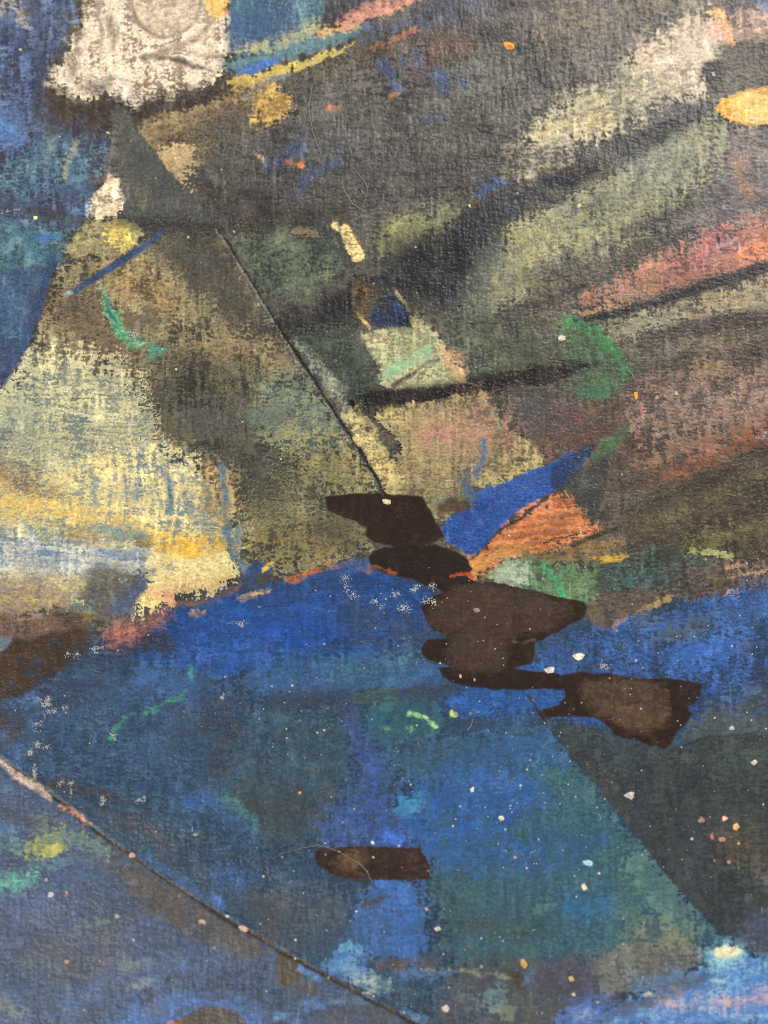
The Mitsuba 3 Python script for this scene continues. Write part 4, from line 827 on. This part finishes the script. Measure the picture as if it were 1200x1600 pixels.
chip("717,1053 722,1053 723,1060 719,1061", (186, 176, 160), thick=1)
chip("738,1060 743,1061 742,1066 739,1065", (200, 176, 150), thick=1)
rs = np.random.default_rng(11)
for n in range(210):                        # small pale specks, thicker on the lower blues
    x, y = (rs.uniform(420, 1180), rs.uniform(900, 1590)) if n < 120 else (rs.uniform(10, 700), rs.uniform(1000, 1590)) if n < 170 else (rs.uniform(10, 1190), rs.uniform(120, 880))
    r = 0.8 + rs.gamma(1.5, 0.45)
    v = rs.uniform(150, 225)
    q = [f"{x + r * math.cos(t) * rs.uniform(.7, 1.2):.1f},{y + r * math.sin(t) * rs.uniform(.7, 1.2):.1f}" for t in np.arange(5) * 1.2566]
    P(" ".join(q), (v, v * rs.uniform(.9, .98), v * rs.uniform(.76, .95)), name='paint_speck', show=0, soft=2, warp=.6, thick=1)

# ------------------------------------------------------------------ grooves of the incised lines
for s in STROKES:
    if s['name'] == 'incised_line':
        d = sd_path(gx, gy, np.column_stack([s['a'][:, :2], np.zeros(len(s['a']))]))
        HEIGHT += -0.7 * np.exp(-(d / 3.4) ** 2) + 0.15 * np.exp(-((d - 7) / 3) ** 2)
    if s['thick']:
        d = (sd_path if s['path'] else sd_poly)(gx, gy, s['a'])
        HEIGHT += s['thick'] * np.clip(-d / 4, 0, 1) ** 0.6
SLOPE_Y, SLOPE_X = np.gradient(HEIGHT, STEP)

# ------------------------------------------------------------------ strokes: sheets of paint that follow the canvas, their rims broken by its threads
ROWS, NCOLS = gx.shape
PALETTE = None
LAYER = 0.002
covered = np.zeros((ROWS - 1, NCOLS - 1), bool)


def world(x, y, z):
    return np.column_stack([(x - 600) * U, (800 - y) * U, z * U])


def spread(soft):
    return soft * (1.3 + min(soft, 20) / 12)


def field(s):
    """Pass 1, from the bottom layer up: how thickly the stroke lies on each grid point, and what it was brushed over."""
    a, reach = s['a'], spread(s['soft']) / 2 + 1.5 * s['warp'] + 6
    w = a[:, 2].max() / 2 if s['path'] else 0
    c0, c1 = (int(np.clip((v - X0) / STEP, 0, NCOLS - 1)) for v in (a[:, 0].min() - w - reach, a[:, 0].max() + w + reach + STEP))
    r0, r1 = (int(np.clip((v - Y0) / STEP, 0, ROWS - 1)) for v in (a[:, 1].min() - w - reach, a[:, 1].max() + w + reach + STEP))
    if c1 - c0 < 2 or r1 - r0 < 2:
        return None
    sl = np.s_[r0:r1 + 1, c0:c1 + 1]
    x, y, q = gx[sl], gy[sl], 2 * (s['i'] % 2)
    wx, wy = x + s['warp'] * WARP[q][sl], y + s['warp'] * WARP[q + 1][sl]
    d = sd_path(wx, wy, a) if s['path'] else sd_poly(wx, wy, a, spread(s['soft']) / 2 + 6, 1.6 * s['warp'])
    soft = spread(s['soft'])
    if s['soft'] < 3:
        f, cov = -d, np.ones_like(d)
    else:
        cov = np.clip(0.5 - d / soft, 0, 1)
        cov = cov * cov * (3 - 2 * cov) * s['dens']
        f = cov - 0.05
    under = TOP[sl].copy()
    core = (cov / s['dens'] + (GRAIN[sl] - 0.5) * 0.8 * COLS[s['i']][15] > 0.5) & (f > 0)       # its rim breaks on the threads
    e = s['i']
    if s['dens'] < 0.97 and core.any():           # what a thin stroke looks like to the next one laid over it
        u = int(np.bincount(under[core]).argmax())
        e = len(COLS)
        m = s['dens']
        COLS.append([m * p + (1 - m) * q for p, q in zip(COLS[s['i']][:9], COLS[u][:9])] + list(COLS[s['i']][9:]))
    TOP[sl][core] = e
    return r0, r1, c0, c1, f, np.where(cov > 0.96, 1.0, cov), under


def sheet(s, level):
    r0, r1, c0, c1, f, cov, under = s['field']
    sl = np.s_[r0:r1 + 1, c0:c1 + 1]
    x, y, h = gx[sl], gy[sl], HEIGHT[sl]
    inn = f > 0
    n = inn[:-1, :-1].astype(int) + inn[1:, :-1] + inn[:-1, 1:] + inn[1:, 1:]
    idx = np.arange(x.size).reshape(x.shape)
    q = (n > 0) & ~covered[r0:r1, c0:c1]
    full = n == 4
    solid[r0:r1, c0:c1] |= full
    if not q.any():
        return None
    tri = np.concatenate([np.stack([idx[:-1, :-1][q], idx[1:, :-1][q], idx[1:, 1:][q]], 1), np.stack([idx[:-1, :-1][q], idx[1:, 1:][q], idx[:-1, 1:][q]], 1)])
    fl = f.ravel()
    k = (fl[tri] > 0).sum(1)
    V = np.column_stack([x.ravel(), y.ravel(), h.ravel(), SLOPE_X[sl].ravel(), SLOPE_Y[sl].ravel(), cov.ravel()])
    un = under.ravel()
    faces, base, extra, below = [tri[k == 3]], len(V), [], []
    for want in (1, 2):
        t = tri[k == want]
        if not len(t):
            continue
        m = fl[t] > 0
        lone = np.argmax(m, 1) if want == 1 else np.argmin(m, 1)
        t = np.stack([t[np.arange(len(t)), (lone + j) % 3] for j in range(3)], 1)
        fa, fb, fc = fl[t[:, 0]], fl[t[:, 1]], fl[t[:, 2]]
        ab = V[t[:, 0]] + (V[t[:, 1]] - V[t[:, 0]]) * (fa / (fa - fb))[:, None]
        ac = V[t[:, 0]] + (V[t[:, 2]] - V[t[:, 0]]) * (fa / (fa - fc))[:, None]
        e = base + sum(map(len, extra))
        ia, ic = e + np.arange(len(t)), e + len(t) + np.arange(len(t))
        extra += [ab, ac]
        below += [un[t[:, 0]], un[t[:, 0]]]
        if want == 1:
            faces.append(np.stack([t[:, 0], ia, ic], 1))
        else:
            faces += [np.stack([ia, t[:, 1], t[:, 2]], 1), np.stack([ia, t[:, 2], ic], 1)]
    F = np.concatenate(faces)
    if not len(F):
        return None
    V, un = np.vstack([V, *extra]), np.concatenate([un, *below])
    thin = (V[:, 5][F] < 1).any(1)
    Fs, Ft = F[~thin], F[thin]
    used, inv = np.unique(Fs, return_inverse=True) if len(Fs) else (np.zeros(0, int), np.zeros(0, int))
    own = np.full(len(used), np.bincount(un[used]).argmax() if len(used) else 0)
    V2, b2 = np.vstack([V[used], V[Ft.ravel()]]), np.concatenate([own, np.repeat(un[Ft[:, 0]], 3)])
    F = np.vstack([inv.reshape(-1, 3), len(used) + np.arange(3 * len(Ft)).reshape(-1, 3)])
    nrm = np.column_stack([-V2[:, 3], V2[:, 4], np.ones(len(V2))])
    nrm /= np.linalg.norm(nrm, axis=1, keepdims=True)
    uv = np.column_stack([np.full(len(V2), s['i'] + 0.5), b2 + 0.005 + 0.98 * np.clip(1 - V2[:, 5], 0, 1)])
    path = meshkit.write_ply((world(V2[:, 0], V2[:, 1], V2[:, 2] + level), F), False, uv, None, nrm)
    return {'type': 'ply', 'filename': path, 'face_normals': False, 'bsdf': {'type': 'ref', 'id': s['mat']}}, len(F)


def erode(m, n=2):
    for _ in range(n):
        p = np.pad(m, 1, constant_values=False)
        m = p[1:-1, 1:-1] & p[:-2, 1:-1] & p[2:, 1:-1] & p[1:-1, :-2] & p[1:-1, 2:]
    return m


made, total = [], 0
TOP = np.zeros(gx.shape, int)
solid = np.zeros_like(covered)
for s in STROKES:
    s['field'] = field(s)
for j, s in reversed(list(enumerate(STROKES))):
    if s['field'] is None:
        continue
    r = sheet(s, 0.7 + LAYER * j)
    if r:
        made.append((s, r[0]))
        total += r[1]
    r0, r1, c0, c1 = s['field'][:4]
    b0, b1, d0, d1 = max(r0 - 3, 0), r1 + 3, max(c0 - 3, 0), c1 + 3
    covered[b0:b1, d0:d1] |= erode(solid[b0:b1, d0:d1])
    del s['field']
PALETTE = mi.Float(np.array(COLS, np.float32).ravel())
dr.eval(PALETTE)
NCOL, PALETTE_N = len(COLS[0]), len(COLS)

# ------------------------------------------------------------------ the canvas sheet itself
cs = 2
Vx, Vy, Vz = gx[::cs, ::cs], gy[::cs, ::cs], HEIGHT[::cs, ::cs]
R, Cn = Vx.shape
top = world(Vx.ravel(), Vy.ravel(), Vz.ravel())
idx = np.arange(top.shape[0]).reshape(R, Cn)
F = [np.stack([idx[:-1, :-1].ravel(), idx[1:, :-1].ravel(), idx[1:, 1:].ravel()], 1), np.stack([idx[:-1, :-1].ravel(), idx[1:, 1:].ravel(), idx[:-1, 1:].ravel()], 1)]
rim = np.concatenate([idx[0, :], idx[1:, -1], idx[-1, -2::-1], idx[-2:0:-1, 0]])
low = top[rim].copy()
low[:, 2] = -8 * U
b = len(top) + np.arange(len(rim))
nx = np.roll(np.arange(len(rim)), -1)
F += [np.stack([rim, rim[nx], b[nx]], 1), np.stack([rim, b[nx], b], 1)]
F.append(np.stack([b[nx], b, np.full(len(rim), len(top) + len(rim))], 1))
mid = np.array([[0, 0, -8 * U]])
scene['painting__canvas'] = mikit.ply((np.vstack([top, low, mid]), np.concatenate(F)), 'bare_canvas', smooth=False)
labels['painting'] = {'label': 'abstract painting in blue, charcoal, ochre and pink on coarse woven canvas, filling the whole view', 'category': 'painting'}
count = {}
for s, d in reversed(made):
    key = f"painting__{s['name']}"
    n = count.get(key, 0)
    count[key] = n + 1
    key += f'_{n:03d}' if n else ''
    scene[key] = d
    if s['label']:
        labels[key] = {'label': s['label']}
# the finest white specks, past counting: one part of all of them
rs = np.random.default_rng(23)
N = 620
at = np.vstack([np.column_stack([rs.uniform(400, 1190, 420), rs.uniform(880, 1590, 420)]), np.column_stack([rs.uniform(10, 1190, 200), rs.uniform(10, 1590, 200)])])
at[:60] = np.column_stack([rs.normal(800, 60, 60), rs.normal(1245, 50, 60)])
cc, rr = ((v - o) / STEP for v, o in ((at[:, 0], X0), (at[:, 1], Y0)))
zz = HEIGHT[np.round(rr).astype(int), np.round(cc).astype(int)] + 0.7 + LAYER * len(STROKES)
ang = np.arange(5) * 1.2566 + rs.uniform(0, 6, (N, 1))
rad = (0.5 + rs.gamma(1.6, 0.28, (N, 1))) * rs.uniform(0.7, 1.2, (N, 5))
ring = np.stack([at[:, :1] + rad * np.cos(ang), at[:, 1:] + rad * np.sin(ang), np.repeat(zz[:, None], 5, 1)], -1)
V = np.concatenate([ring, np.column_stack([at, zz + 0.8])[:, None]], 1).reshape(-1, 3)
F = np.array([[k, 5, (k + 1) % 5] for k in range(5)])
F = (F[None] + 6 * np.arange(N)[:, None, None]).reshape(-1, 3)
scene['painting__speck_dust'] = mikit.ply((world(V[:, 0], V[:, 1], V[:, 2]), F), 'speck_white', smooth=False)
labels['painting__speck_dust'] = {'kind': 'stuff'}
print('strokes', len(made), 'triangles', total, count)

# ------------------------------------------------------------------ table under the painting
scene['table'] = {'type': 'cube', 'to_world': T().translate([0, 0, -0.0008 - 0.0201]).scale([0.6, 0.45, 0.02]), 'bsdf': {'type': 'ref', 'id': 'table_grey'}}
labels['table'] = {'kind': 'structure'}

# ------------------------------------------------------------------ lint lying on the painting
rng = np.random.default_rng(7)


def height_at(x, y):
    c, r = np.clip((x - X0) / STEP, 0, NCOLS - 2), np.clip((y - Y0) / STEP, 0, ROWS - 2)
    return HEIGHT[np.round(r).astype(int), np.round(c).astype(int)]


LIFT = 0.7 + LAYER * len(STROKES)


def tube(a, rad, sides=6):
    """a: n x 3 points in world metres -> closed tube, rad per point."""
    t = np.gradient(a, axis=0)
    t /= np.linalg.norm(t, axis=1, keepdims=True) + 1e-12
    s = np.cross(t, [0, 0, 1.0])
    s /= np.linalg.norm(s, axis=1, keepdims=True) + 1e-12
    u = np.cross(s, t)
    an = np.arange(sides) * 2 * np.pi / sides
    V = (a[:, None] + rad[:, None, None] * (np.cos(an)[None, :, None] * s[:, None] + np.sin(an)[None, :, None] * u[:, None])).reshape(-1, 3)
    n = len(a)
    i, j = np.meshgrid(np.arange(n - 1), np.arange(sides), indexing='ij')
    q = lambda i, j: i * sides + j % sides
    F = np.concatenate([np.stack([q(i, j), q(i, j + 1), q(i + 1, j + 1)], -1).reshape(-1, 3), np.stack([q(i, j), q(i + 1, j + 1), q(i + 1, j)], -1).reshape(-1, 3)])
    k = np.arange(1, sides - 1)
    F = np.concatenate([F, np.stack([0 * k, k + 1, k], 1), np.stack([0 * k, k, k + 1], 1) + (n - 1) * sides])
    return V, F


def fibre_mesh(shape, width, arch=1.2):
    a = chaikin(pts(shape, 2), False, 3)
    a[1:-1] += rng.normal(0, 0.55, (len(a) - 2, 2)) + np.cumsum(rng.normal(0, 0.25, (len(a) - 2, 2)), 0) * np.sin(np.linspace(0, np.pi, len(a) - 2))[:, None]
    s = np.linspace(0, 1, len(a))
    r = 0.62 * width / 2 * (0.45 + 0.45 * np.sin(np.pi * s))
    h = np.array([height_at(a[:, 0] + dx, a[:, 1] + dy) for dx in (-2, 0, 2) for dy in (-2, 0, 2)]).max(0)
    h = np.convolve(np.pad(h, 3, 'edge'), np.ones(7) / 7, 'valid') + LIFT + r + 0.4 + arch * np.abs(np.sin(3.1 * np.pi * s)) ** 2
    return tube(world(a[:, 0], a[:, 1], h), r * U)


lint_n = {}


def key_for(name):
    n = lint_n.get(name, 0)
    lint_n[name] = n + 1
    return name + (f'_{n:03d}' if n else '')


def fibre(shape, width, mat, label):
    k = key_for('lint_fibre')
    scene[k] = mikit.ply(fibre_mesh(shape, width), mat, smooth=60)
    labels[k] = {'label': label, 'category': 'fibre', 'group': 'stray fibres lying on the painting'}


def tuft(x, y, w, h, n, label, mat='lint_white'):
    """A scrap of white lint: short fine threads and crumbs matted together, one thing."""
    k = key_for('lint_tuft')
    Vs, Fs, at = [], [], 0
    cx, cy = on_canvas(x, y)
    lobes = rng.normal(0, 0.3, (3, 2)) * [w, h]
    for q in range(int(n * 3.2)):
        o = lobes[rng.integers(3)]
        px, py = cx + o[0] + rng.normal(0, 0.14) * w, cy + o[1] + rng.normal(0, 0.14) * h
        crumb = rng.random() < 0.7
        d, bend, L = rng.uniform(0, 2 * np.pi), rng.normal(0, 1.3), rng.uniform(1.2, 2.4) if crumb else rng.gamma(2.2, 1.1) + 1.5
        s = np.linspace(-0.5, 0.5, 5)
        dirs = d + bend * s * 2 + rng.normal(0, 0.25, 5)
        a = np.column_stack([px + np.cumsum(np.cos(dirs)) * L / 5, py + np.cumsum(np.sin(dirs)) * L / 5])
        z = height_at(a[:, 0], a[:, 1]).max() + LIFT + 0.4 + rng.uniform(0, 1.0)
        r = rng.uniform(0.5, 0.85) if crumb else rng.uniform(0.16, 0.34)
        V, F = tube(world(a[:, 0], a[:, 1], np.full(5, z)), np.array([0.5, 1, 1, 0.9, 0.4]) * r * U, 5)
        Vs.append(V); Fs.append(F + at); at += len(V)
    scene[k] = mikit.ply((np.vstack(Vs), np.concatenate(Fs)), mat, smooth=False)
    labels[k] = {'label': label, 'category': 'lint', 'group': 'scraps of lint on the painting'}

fibre("498,103 492,130 486,150 484,172 487,196 492,214 498,232 506,250", 2.0, 'fibre_pale', 'long pale hair on the charcoal below the yellow streaks')
fibre("534,286 540,304 548,316 560,326 574,334", 1.9, 'fibre_pale', 'short bent pale fibre, left one of the pair above the cream flake')
fibre("551,262 560,276 572,290 575,306 568,326", 1.6, 'fibre_pale', 'curved pale fibre, right one of the pair above the cream flake')
fibre("426,1341 440,1333 460,1327 484,1323 505,1321 525,1330 545,1343 562,1352 574,1366 582,1382 572,1390 560,1391", 1.7, 'lint_tan', 'long curled fibre across the lowest ink blot')
fibre("663,1247 664,1254 660,1264 654,1269 646,1270", 2.0, 'lint_tan', 'pale hooked curl on the turquoise dab')
fibre("354,976 362,971 372,972 380,978", 1.6, 'fibre_pale', 'tiny white curl on the strong blue')
fibre("980,580 987,585 990,593", 1.8, 'fibre_pale', 'short white fibre at the rim of the green blob')
fibre("859,562 866,555 870,549", 1.5, 'fibre_pale', 'thin white fibre left of the green blob')
fibre("196,588 204,570 202,556", 1.2, 'lint_tan', 'faint fibre in the tan scumble')
fibre("246,600 254,585 257,565 252,548", 1.2, 'lint_tan', 'faint upright fibre beside the chalk mark')
fibre("650,70 655,72 662,71", 2.2, 'fibre_pale', 'small white fibre in the upper charcoal')
fibre("142,1047 150,1050 160,1051", 1.4, 'lint_tan', 'small tan fibre below the dark brown patch')
fibre("730,1140 736,1132 740,1124", 1.5, 'fibre_pale', 'thin white fibre in the blue between the blots')
fibre("0,1360 8,1359 16,1362", 1.6, 'fibre_pale', 'short white fibre at the left edge')
fibre("815,760 818,763 824,763", 1.6, 'fibre_pale', 'tiny white fibre on the ultramarine stroke')
fibre("828,1334 833,1329 836,1328", 2.2, 'fibre_pale', 'short pinkish white fibre on the teal')
fibre("1176,1086 1182,1082 1190,1078", 1.3, 'fibre_pale', 'faint fibre on the grey teal area')
tuft(550, 913, 24, 22, 26, 'white lint tuft on the blue below the olive scumble')
tuft(592, 940, 20, 12, 14, 'small white lint tuft, left part of the trail below the blots')
tuft(622, 945, 30, 22, 30, 'white lint tuft in the middle of the trail beside the largest blot')
tuft(648, 920, 16, 12, 16, 'white lint tuft at the left tip of the ink neck')
tuft(670, 935, 26, 20, 30, 'white lint tuft touching the largest blot')
tuft(115, 1023, 18, 18, 12, 'white lint scrap on the edge of the dark brown patch')
tuft(150, 1012, 18, 10, 14, 'white lint scrap right of the dark brown patch')
tuft(68, 1090, 18, 16, 20, 'white lint scrap, topmost of the column at the left')
tuft(78, 1112, 26, 16, 20, 'wide white lint scrap in the column at the left')
tuft(100, 1110, 10, 10, 6, 'tiny lint scrap right of the wide one')
tuft(60, 1137, 28, 12, 10, 'thin curled lint scrap in the column at the left')
tuft(66, 1165, 18, 12, 16, 'white lint scrap above the cream pink ridge')
tuft(48, 1178, 12, 14, 12, 'small lint scrap left of the one above the ridge')
tuft(56, 1205, 8, 26, 14, 'upright white lint scrap touching the long incised line')
tuft(104, 1222, 24, 10, 12, 'flat lint scrap right of the cream pink ridge')
tuft(112, 1236, 6, 18, 6, 'thin upright lint scrap on the slate strip')
tuft(162, 1253, 14, 10, 10, 'lint scrap on the slate strip above the incised line')
tuft(225, 1246, 12, 8, 10, 'lint scrap in the slate blue at the left')
tuft(308, 1303, 10, 8, 8, 'lint scrap below the green arc')
tuft(376, 975, 10, 10, 10, 'tiny white lint knot at the end of the curl')
tuft(350, 1090, 8, 8, 6, 'tiny lint knot on the slate blue')
tuft(1188, 684, 18, 12, 14, 'white lint scrap above the rust red streak')
tuft(945, 1043, 18, 8, 12, 'white lint scrap above the lower right blot')
tuft(205, 520, 20, 10, 14, 'white lint caught on the curved chalk mark')
tuft(984, 1243, 14, 14, 12, 'white lint scrap on the charcoal triangle')
tuft(20, 330, 18, 14, 8, 'lint scrap with a pale thread on the dark band at the left')
tuft(178, 1150, 8, 8, 8, 'tiny lint knot at the foot of the green mark')
print('scene entries', len(scene))
